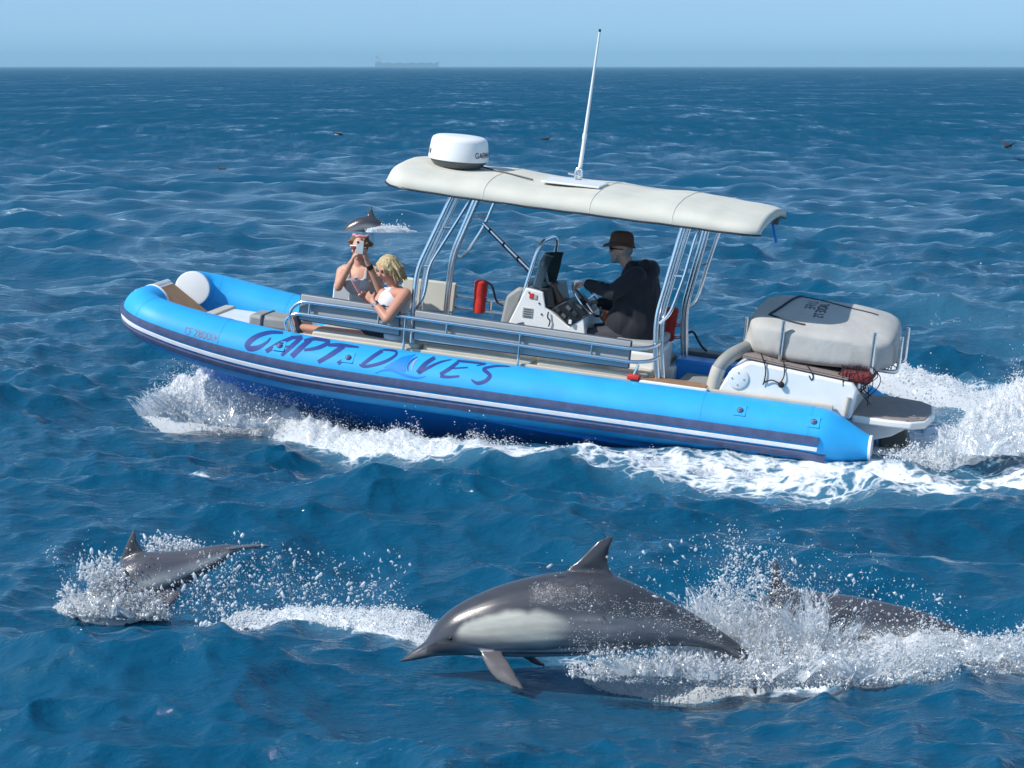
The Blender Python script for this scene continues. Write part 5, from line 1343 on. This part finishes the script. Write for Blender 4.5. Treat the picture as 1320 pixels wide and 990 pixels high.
def ridge(path, n_per_m, rmin, rmax, seed):
    """heap of foam along a line of (u, v, height, half width); returns bead arrays and a lumpy core"""
    W = np.array([list(G(u, v)[:2]) + [h, hw] for u, v, h, hw in path])
    seg = np.hypot(*np.diff(W[:, :2], axis=0).T); S = np.concatenate([[0], np.cumsum(seg)]); L_ = S[-1]
    def at(s): return np.stack([np.interp(s, S, W[:, k]) for k in range(4)], -1)
    def nrm(s):
        a = at(np.clip(s - .05, 0, L_)); b_ = at(np.clip(s + .05, 0, L_)); d = (b_ - a)[:, :2]; d /= np.linalg.norm(d, axis=1, keepdims=True) + 1e-9; return np.stack([-d[:, 1], d[:, 0]], 1)
    def surf(s, c):
        a = at(s); nn = nrm(s); xy = a[:, :2] + nn * (c * a[:, 3])[:, None]
        nz = fbm(xy[:, 0] * 3.1 + seed, xy[:, 1] * 3.1, seed, 4); nz2 = fbm(xy[:, 0] * 11 + seed, xy[:, 1] * 11, seed + 9, 3)
        nz3 = fbm(xy[:, 0] * 34 + seed, xy[:, 1] * 34, seed + 19, 2)
        h = a[:, 2] * np.clip(1 - c * c, 0, 1) ** .65 * (.42 + .95 * nz + .55 * (nz2 - .5) + .28 * (nz3 - .5))
        zz = waves(xy[:, 0], xy[:, 1])[0]
        return np.stack([xy[:, 0], xy[:, 1], zz + h - .02], 1), h
    ns = max(20, int(L_ / .017)); nc = 44
    ss, cc = np.meshgrid(np.linspace(0, L_, ns), np.linspace(-1, 1, nc), indexing='ij')
    V, _h = surf(ss.ravel(), cc.ravel())
    i = (np.arange(ns - 1)[:, None] * nc + np.arange(nc - 1)[None, :]).ravel()
    V[:, 2] -= .09 * np.clip((np.abs(cc.ravel()) - .6) / .4, 0, 1) * fbm(V[:, 0] * 9, V[:, 1] * 9, seed + 30)
    core = (V, np.concatenate([np.stack([i, i + 1, i + nc + 1], 1), np.stack([i, i + nc + 1, i + nc], 1)]))
    n = int(n_per_m * L_); s = rng.uniform(0, L_, n); c = rng.uniform(-1.12, 1.12, n)
    P, h = surf(s, c)
    P[:, 2] += rng.exponential(.014, n) * (1 + 2.2 * (n3(P, 5, seed + 3) > .62)) * (.3 + h / .2)
    R_ = rng.uniform(0, 1, n) ** 2.2 * (rmax - rmin) + rmin
    keep = n3(P, 4, seed + 5) + rng.uniform(0, .5, n) > .42
    return [core], beads(P[keep], R_[keep])
def fan(env, n, Yr, seed, r0=.0026, rmax=.011, power=1.4, clump=3.5, cth=.42, lean=0.):
    """drops filling a splash outline: env = (u, v top, v water line, weight)"""
    E_ = np.array(env, float); u = np.linspace(E_[0, 0], E_[-1, 0], 500); wgt = np.interp(u, E_[:, 0], E_[:, 3]); cdf = np.cumsum(wgt); cdf /= cdf[-1]
    uu = np.interp(rng.random(n), cdf, u); top = np.interp(uu, E_[:, 0], E_[:, 1]); bot = np.interp(uu, E_[:, 0], E_[:, 2])
    f = rng.random(n) ** power * rng.uniform(.55, 1.12, n); vv = bot + (top - bot) * f; uu = uu + lean * f + rng.normal(0, 5, n)
    YY = rng.uniform(Yr[0], Yr[1], n)
    d = rtv[None] * ((uu - 660) / F)[:, None] + upv[None] * ((495 - vv) / F)[:, None] + fw[None]
    P = CP + d * (YY / d[:, 1])[:, None]
    k = n3(P, clump, seed) * .6 + n3(P, clump * 3, seed + 1) * .4 + rng.uniform(0, .25, n) - f * .10
    P = P[k > cth]; f = f[k > cth]
    R_ = np.clip(r0 * np.exp(rng.normal(0, .75, len(P))) * (1.25 - .3 * f), .0015, rmax)
    D = rng.normal(0, 1, (len(P), 3)) * np.array([.7, .5, 1]); D /= np.linalg.norm(D, axis=1, keepdims=True)
    return beads(P, R_, D, rng.uniform(1, 3.2, len(P)))
def jets(base, n, Yr, spread, hmax, seed, r=.006, lean=0., vstart=0):
    """curling strings of water thrown up from points (u, v)"""
    rr = random.Random(seed); mb = MB(); P = []; R_ = []
    for i in range(n):
        u, v = rr.choice(base); u += rr.gauss(0, spread); Y = rr.uniform(*Yr)
        p = Vector(WY(u, v, Y)); ang = rr.gauss(lean, .5); h = hmax * rr.uniform(.25, 1.0) ** 1.3
        vel = Vector((sin(ang), rr.gauss(0, .3), cos(ang) + .35)) * h * 1.6
        path = []; rad = []; m_ = 12; t1 = rr.uniform(.55, .95); t0 = rr.uniform(.0, .35)
        a1, a2, a3 = rr.uniform(0, 6), rr.uniform(0, 6), rr.uniform(.006, .02)
        r_ = r * rr.uniform(.4, 1.2)
        for k in range(m_):
            t = t0 + (t1 - t0) * k / (m_ - 1)
            path.append(p + vel * t + Vector((a3 * sin(9 * t + a1) + .5 * a3 * sin(23 * t), a3 * sin(7 * t + a2), -.8 * h * t * t + .6 * a3 * sin(17 * t + a1))))
            rad.append(r_ * (.35 + .65 * abs(sin(k * 1.3 + a1))) * (1 - .75 * k / m_))
        for k in range(26):
            f_ = k / 25 * (m_ - 1); i0 = min(int(f_), m_ - 2); q = path[i0].lerp(path[i0 + 1], f_ - i0)
            if rr.random() < .12 + .3 * k / 25: continue
            P.append((q + Vector((rr.gauss(0, .004), rr.gauss(0, .004), rr.gauss(0, .004))))[:]); R_.append(max(.0012, rad[i0] * rr.uniform(.4, 1.1)))
        for k in range(rr.randint(2, 7)):
            q = path[-1] + vel * rr.uniform(0, .15) + Vector((rr.gauss(0, .02), rr.gauss(0, .02), rr.gauss(0, .02))); P.append(q[:]); R_.append(r_ * rr.uniform(.4, 1.0))
    P = np.array(P); D = rng.normal(0, .5, P.shape) + np.array([.2, 0, 1]); D /= np.linalg.norm(D, axis=1, keepdims=True)
    return beads(P, np.array(R_), D, rng.uniform(1.2, 3, len(P)))

# bow wave along the port side
c, b_ = ridge([(196, 532, .08, .14), (222, 537, .30, .24), (252, 544, .42, .30), (290, 549, .38, .30), (330, 552, .34, .28), (365, 558, .28, .27), (413, 568, .30, .26), (440, 571, .26, .25), (462, 574, .23, .24), (553, 582, .17, .2), (620, 585, .13, .18), (700, 590, .06, .15), (800, 597, .05, .14), (900, 602, .05, .14), (1000, 606, .06, .15), (1110, 606, .07, .15)], 4300, .0016, .0075, 3)
stuff('bow_wave', c + b_ + fan([(190, 500, 536, .8), (225, 478, 542, 2.0), (255, 470, 545, 2.2), (290, 486, 549, 1.5), (346, 494, 552, 1.5), (370, 510, 558, 1), (420, 510, 568, 1.2), (440, 514, 570, 1.2), (480, 534, 575, .6), (640, 565, 586, .3)], 9000, (23.9, 24.6), 4, r0=.0022, rmax=.009, power=1.0, cth=.42) , 'foamw', 'white foaming bow wave thrown up along the side of the blue boat')
# stern wake
c, b_ = ridge([(1128, 596, .05, .10), (1150, 594, .10, .16), (1200, 591, .13, .2), (1240, 587, .26, .3), (1285, 582, .50, .45), (1340, 578, .62, .6), (1420, 574, .62, .7), (1470, 572, .3, .6)], 7000, .0020, .008, 8)
stuff('stern_wake', c + b_ + fan([(1140, 575, 596, .6), (1200, 568, 594, .8), (1240, 545, 590, 1), (1290, 505, 585, 1.4), (1340, 488, 580, 1.4), (1450, 490, 580, 1)], 7000, (21.9, 23.2), 9, r0=.0024, rmax=.009, power=.8), 'foamw', 'churned white wake rising behind the stern of the boat')
c, b_ = ridge([(1135, 499, .04, .2), (1155, 503, .20, .35), (1200, 510, .16, .35), (1260, 520, .10, .3), (1340, 530, .10, .3), (1500, 540, .05, .3)], 1300, .004, .012, 12)
stuff('far_wake', c + b_, 'foamw', 'low white wake crest beyond the swim platform')
# dolphin splashes
c, b_ = ridge([(285, 812, .03, .08), (330, 812, .07, .14), (400, 820, .10, .16), (470, 826, .10, .17), (540, 832, .12, .17), (590, 840, .06, .12), (640, 846, .02, .08)], 7500, .0016, .0072, 15)
stuff('foam_trail', c + b_ + fan([(255, 770, 815, .8), (300, 760, 815, 1), (360, 770, 818, .7), (420, 785, 822, .8), (520, 790, 832, .8), (570, 800, 838, .5)], 1800, (15.2, 15.9), 16, power=1.3), 'foamw', 'low white foam trail between the diving and the leaping dolphin')
c, b_ = ridge([(760, 868, .03, .08), (820, 874, .06, .12), (880, 876, .12, .16), (950, 872, .22, .2), (1040, 868, .26, .22), (1120, 866, .24, .22), (1200, 862, .16, .2), (1260, 852, .14, .2), (1340, 846, .16, .22), (1450, 846, .1, .2)], 6500, .0014, .0075, 18)
env = [(735, 850, 872, .5), (780, 828, 878, 1.1), (850, 828, 882, 1.3), (880, 790, 884, 1.7), (905, 762, 884, 2.2), (930, 728, 884, 2.6), (945, 688, 884, 2.6), (962, 722, 884, 2.6), (1000, 730, 884, 2.6), (1040, 765, 884, 2.4), (1100, 795, 882, 1.9), (1160, 806, 880, 1.5), (1240, 812, 874, 1.1), (1320, 808, 866, 1.1), (1400, 815, 862, .8)]
stuff('splash_foam', c + b_, 'foamw', 'white froth on the water below the leaping dolphin tail')
def films(base, n, Yr, spread, hmax, seed, lean=0., wid=.10):
    """torn curved films of water thrown up from points (u, v)"""
    rr = random.Random(seed); V = []; T = []; A = []
    for i in range(n):
        u, v = rr.choice(base); u += rr.gauss(0, spread); p = Vector(WY(u, v, rr.uniform(*Yr)))
        ang = rr.gauss(lean, .42); h = hmax * rr.uniform(.35, 1.0); az = rr.uniform(-.9, .9); w0 = wid * rr.uniform(.5, 1.3)
        side = Vector((cos(az), sin(az), 0)); vel = Vector((sin(ang), rr.gauss(0, .35), 1.25)) * h; b0 = len(V); nu_, nv_ = 12, 16; ph = rr.uniform(0, 9)
        for a in range(nv_ + 1):
            t_ = a / nv_
            for b_ in range(nu_ + 1):
                s = -1 + 2 * b_ / nu_; reach = .62 + .38 * sin(ph + s * 3.1) * sin(ph * 2 + s * 7)
                tt_ = t_ * reach
                q = p + side * (s * w0 * (1 + 1.3 * tt_)) + vel * tt_ * (1 - .10 * s * s) + Vector((0, 0, -.45 * h * tt_ * tt_)) + side.cross(Vector((0, 0, 1))) * (.05 * sin(s * 2 + ph) * tt_ + .015 * sin(9 * tt_ + 4 * s + ph))
                V.append(q[:]); A.append((i * 3.7 + s * w0 / .1, t_ * h / .35, t_))
        for a in range(nv_):
            for b_ in range(nu_):
                k = b0 + a * (nu_ + 1) + b_; T.append((k, k + 1, k + nu_ + 2)); T.append((k, k + nu_ + 2, k + nu_ + 1))
    return np.array(V), np.array(T), np.array(A)
def film_stuff(name, parts, label):
    V, T = join([(v, t_) for v, t_, a in parts]); o = big_mesh(name, V, T, M['film'])
    a = o.data.attributes.new('flight', 'FLOAT_VECTOR', 'POINT'); a.data.foreach_set('vector', np.concatenate([a_ for _, _, a_ in parts]).astype(np.float32).ravel())
    tag(o, label, 'spray', kind='stuff')
core_px = [(905, 868), (930, 866), (955, 864), (985, 864), (1015, 866), (1045, 868)]
film_stuff('splash_films', [films(core_px, 84, (14.45, 15.0), 12, .70, 51), films([(775, 868), (810, 870), (850, 872), (885, 872)], 26, (13.9, 14.08), 14, .20, 52, wid=.06), films([(920, 876), (970, 876), (1030, 876), (1090, 874)], 26, (13.9, 14.15), 18, .26, 53, wid=.08),
           films([(1080, 868), (1130, 866), (1190, 860), (1250, 852), (1310, 848)], 34, (14.3, 14.7), 16, .22, 54, wid=.08)], 'torn white water films fanning up around the leaping dolphin tail')
tall = [(870, 790, 880, .8), (905, 762, 880, 1.6), (930, 724, 880, 2.4), (945, 686, 880, 2.6), (962, 720, 880, 2.4), (1000, 728, 880, 2.4), (1040, 768, 880, 1.8), (1090, 806, 878, .6), (1160, 828, 876, .45), (1240, 826, 870, .5), (1320, 806, 864, .9), (1400, 815, 862, .6)]
front = [(735, 850, 872, .5), (780, 832, 878, 1.0), (850, 836, 882, 1.1), (900, 848, 884, 1.2), (960, 838, 886, 1.5), (1020, 818, 886, 1.6), (1100, 832, 884, 1.2), (1180, 828, 880, 1.1), (1260, 826, 872, .9), (1320, 818, 868, .9), (1380, 820, 866, .6)]
stuff('dolphin_splash', fan(tall, 30000, (14.45, 15.05), 20, r0=.0021, rmax=.010, power=1.1) + fan(front, 13000, (13.92, 14.12), 41, r0=.0020, rmax=.009, power=1.1, cth=.46)
      + jets([(900, 870), (930, 865), (960, 860), (1000, 862), (1040, 866)], 120, (14.4, 14.9), 14, .62, 21, .0045) + jets([(770, 865), (800, 868), (840, 870), (870, 868), (1000, 874), (1080, 872)], 110, (13.9, 14.1), 12, .24, 22, .0032) + jets([(1130, 868), (1180, 866), (1230, 858), (1290, 850)], 60, (14.1, 14.6), 18, .22, 23, .0038)
      + fan([(700, 700, 840, .4), (900, 680, 840, 1.2), (1000, 690, 820, 1.4), (1100, 720, 800, 1.0), (1250, 770, 830, .7)], 900, (14.0, 14.7), 24, r0=.0020, power=.6, cth=.2), 'drop', 'tall white splash of drops around the leaping dolphin tail')
c, b_ = ridge([(86, 786, .03, .10), (110, 792, .10, .15), (140, 796, .12, .15), (180, 797, .08, .12), (215, 795, .04, .1)], 8000, .0015, .007, 27)
stuff('dive_foam', c + b_, 'foamw', 'white froth where the diving dolphin enters the water')
film_stuff('dive_films', [films([(122, 791), (138, 792), (152, 793), (170, 796)], 20, (15.85, 16.05), 5, .22, 55, lean=.0, wid=.05)], 'thin torn films of water around the diving dolphin')
stuff('dive_splash', fan([(82, 760, 792, .8), (100, 735, 794, 1.6), (125, 718, 796, 2), (145, 712, 798, 1.5), (165, 745, 800, 1), (215, 765, 800, .7)], 8000, (15.85, 16.1), 28, r0=.0026, power=1.1) + jets([(105, 785), (125, 785), (150, 788), (175, 792)], 60, (15.85, 16.1), 10, .34, 29, .0055, lean=-.1)
      + fan([(185, 690, 720, .6), (210, 686, 715, 1), (255, 696, 712, .7)], 700, (16.3, 16.6), 30, r0=.0028, power=.9, cth=.3) + fan([(215, 735, 800, .8), (260, 715, 800, 1.2), (320, 690, 800, 1), (420, 720, 812, .6), (520, 715, 820, .4)], 2600, (15.7, 16.5), 31, r0=.0022, power=.55, cth=.36), 'drop', 'drops flung up around the head of the diving dolphin')
c, b_ = ridge([(486, 297, .05, .4), (520, 295, .12, .4), (550, 295, .04, .3)], 1800, .006, .018, 33)
stuff('distant_splash', c + b_, 'foamw', 'small white splash beside the distant dolphin')

film_stuff('bow_films', [films([(205, 535), (225, 538), (250, 544), (280, 548)], 34, (24.0, 24.4), 8, .42, 61, lean=-.25, wid=.12), films([(330, 552), (380, 560), (420, 568), (450, 572), (500, 578)], 26, (24.0, 24.3), 12, .26, 62, lean=.1, wid=.10)], 'ragged white water films peeling off the bow wave')
film_stuff('wake_films', [films([(1230, 590), (1270, 586), (1310, 582), (1360, 578), (1410, 576)], 40, (22.2, 23.0), 14, .48, 63, lean=.2, wid=.14)], 'ragged white water films above the churned stern wake')

# ------------------------------------------------------------------ cargo ship on the horizon
def cargo_ship():
    Y = 9000.; root = empty('cargo_ship', tuple(G(525, 86.0))[:2] + (0,)); root.location.y = Y
    root.location.x = float(WY(525, 85, Y)[0])
    k = Y / F; Lh = 41 * k
    hull = MB(); prof = [(-Lh, 0), (-Lh * .99, 17), (-Lh * .80, 17), (-Lh * .79, 13), (Lh * .90, 13), (Lh * .915, 17.5), (Lh * 1.0, 18.5), (Lh * .965, 0)]
    hull.ring_loft([[Vector((x, -15, z)) for x, z in prof], [Vector((x, 15, z)) for x, z in prof]]).build('hull', M['ship'], root)
    sp = MB().box((-Lh * .89, 0, 24), (20, 26, 16)).build('superstructure', M['shipw'], root); MB().box((-Lh * .88, 0, 33), (12, 28, 4)).build('bridge', M['shipw'], sp)
    MB().tube([(-Lh * .86, 0, 30), (-Lh * .86, 0, 46)], 1.4, 6).build('mast', M['shipw'], root); MB().box((-Lh * .95, 0, 33), (8, 8, 10)).build('funnel', M['ship'], root)
    for a in (-.45, .0, .30, .52):
        c = MB().tube([(Lh * a, 0, 12), (Lh * a, 0, 31)], 1.6, 6).build('crane', M['shipw'], root); MB().tube([(Lh * a, 0, 27), (Lh * (a + .12), 0, 21)], .9, 6).build('jib', M['shipw'], c)
    for a in (-.60, -.25, .15, .42, .68): MB().box((Lh * a, 0, 14), (Lh * .17, 22, 3)).build('hatch_cover', M['ship'], root)
    tag(root, 'long grey cargo ship fading into the haze on the horizon', 'ship')
cargo_ship()
# ------------------------------------------------------------------ sea birds
def bird(u, v, z, label, size, heading, flying=0., pale=True):
    p = G(u, v, z); s = size
    zz = sea_z(p[0], p[1]) * .6 if z == 0 else z
    mb = MB(); X = [(-.24, .03, .012), (-.16, .035, .045), (-.05, .03, .070), (.06, .035, .072), (.13, .06, .05), (.17, .10, .034), (.19, .14, .034), (.225, .145, .022), (.235, .14, .008), (.28, .128, .003)]
    mb.ring_loft([[Vector((x * s, cos(t) * r * s * .9, (h + sin(t) * r) * s)) for t in np.linspace(0, 2 * pi, 14, endpoint=False)] for x, h, r in X])
    o = mb.build('seabird', M['bird'], None, sharp=False); o.location = (p[0], p[1], zz); o.rotation_euler = (0, 0, heading); tag(o, label, 'bird', 'seabirds beyond the boat')
    if pale: MB().sphere((.03 * s, 0, .0), (.15 * s, .066 * s, .05 * s), 14, 8).build('breast', M['birdw'], o)
    for sg in (-1, 1):
        if flying: W = [Vector((.07 * s, sg * .04 * s, .07 * s)), Vector((.10 * s, sg * .25 * s, (.07 + flying * .5) * s)), Vector((-.02 * s, sg * .55 * s, (.05 + flying) * s)), Vector((-.04 * s, sg * .25 * s, (.06 + flying * .4) * s)), Vector((-.07 * s, sg * .04 * s, .06 * s))]
        else: W = [Vector((.10 * s, sg * .062 * s, .06 * s)), Vector((.02 * s, sg * .078 * s, .085 * s)), Vector((-.20 * s, sg * .03 * s, .075 * s)), Vector((-.24 * s, sg * .02 * s, .045 * s)), Vector((-.05 * s, sg * .074 * s, .02 * s))]
        c = sum(W, Vector()) / 5; n_ = Vector((0, sg * .3, 1)).normalized() if flying else Vector((0, sg, .2)).normalized()
        MB().ring_loft([[c + (q - c) * a + n_ * h * s for q in W] for a, h in ((.6, -.012), (1, 0), (.6, .012))]).build('wing', M['bird'], o)
bird(703, 182, 0, 'pale-breasted seabird floating beside the white antenna', 1.15, .4)
bird(286, 221, 0, 'small dark seabird sitting on open water beyond the bow', .8, 2.6, pale=False)
bird(436, 175, 0, 'brownish seabird low on the water left of the radar dome', 1.0, 3.0)
bird(1300, 190, .5, 'brown seabird skimming the waves with wings raised', 1.0, .6, flying=.22)
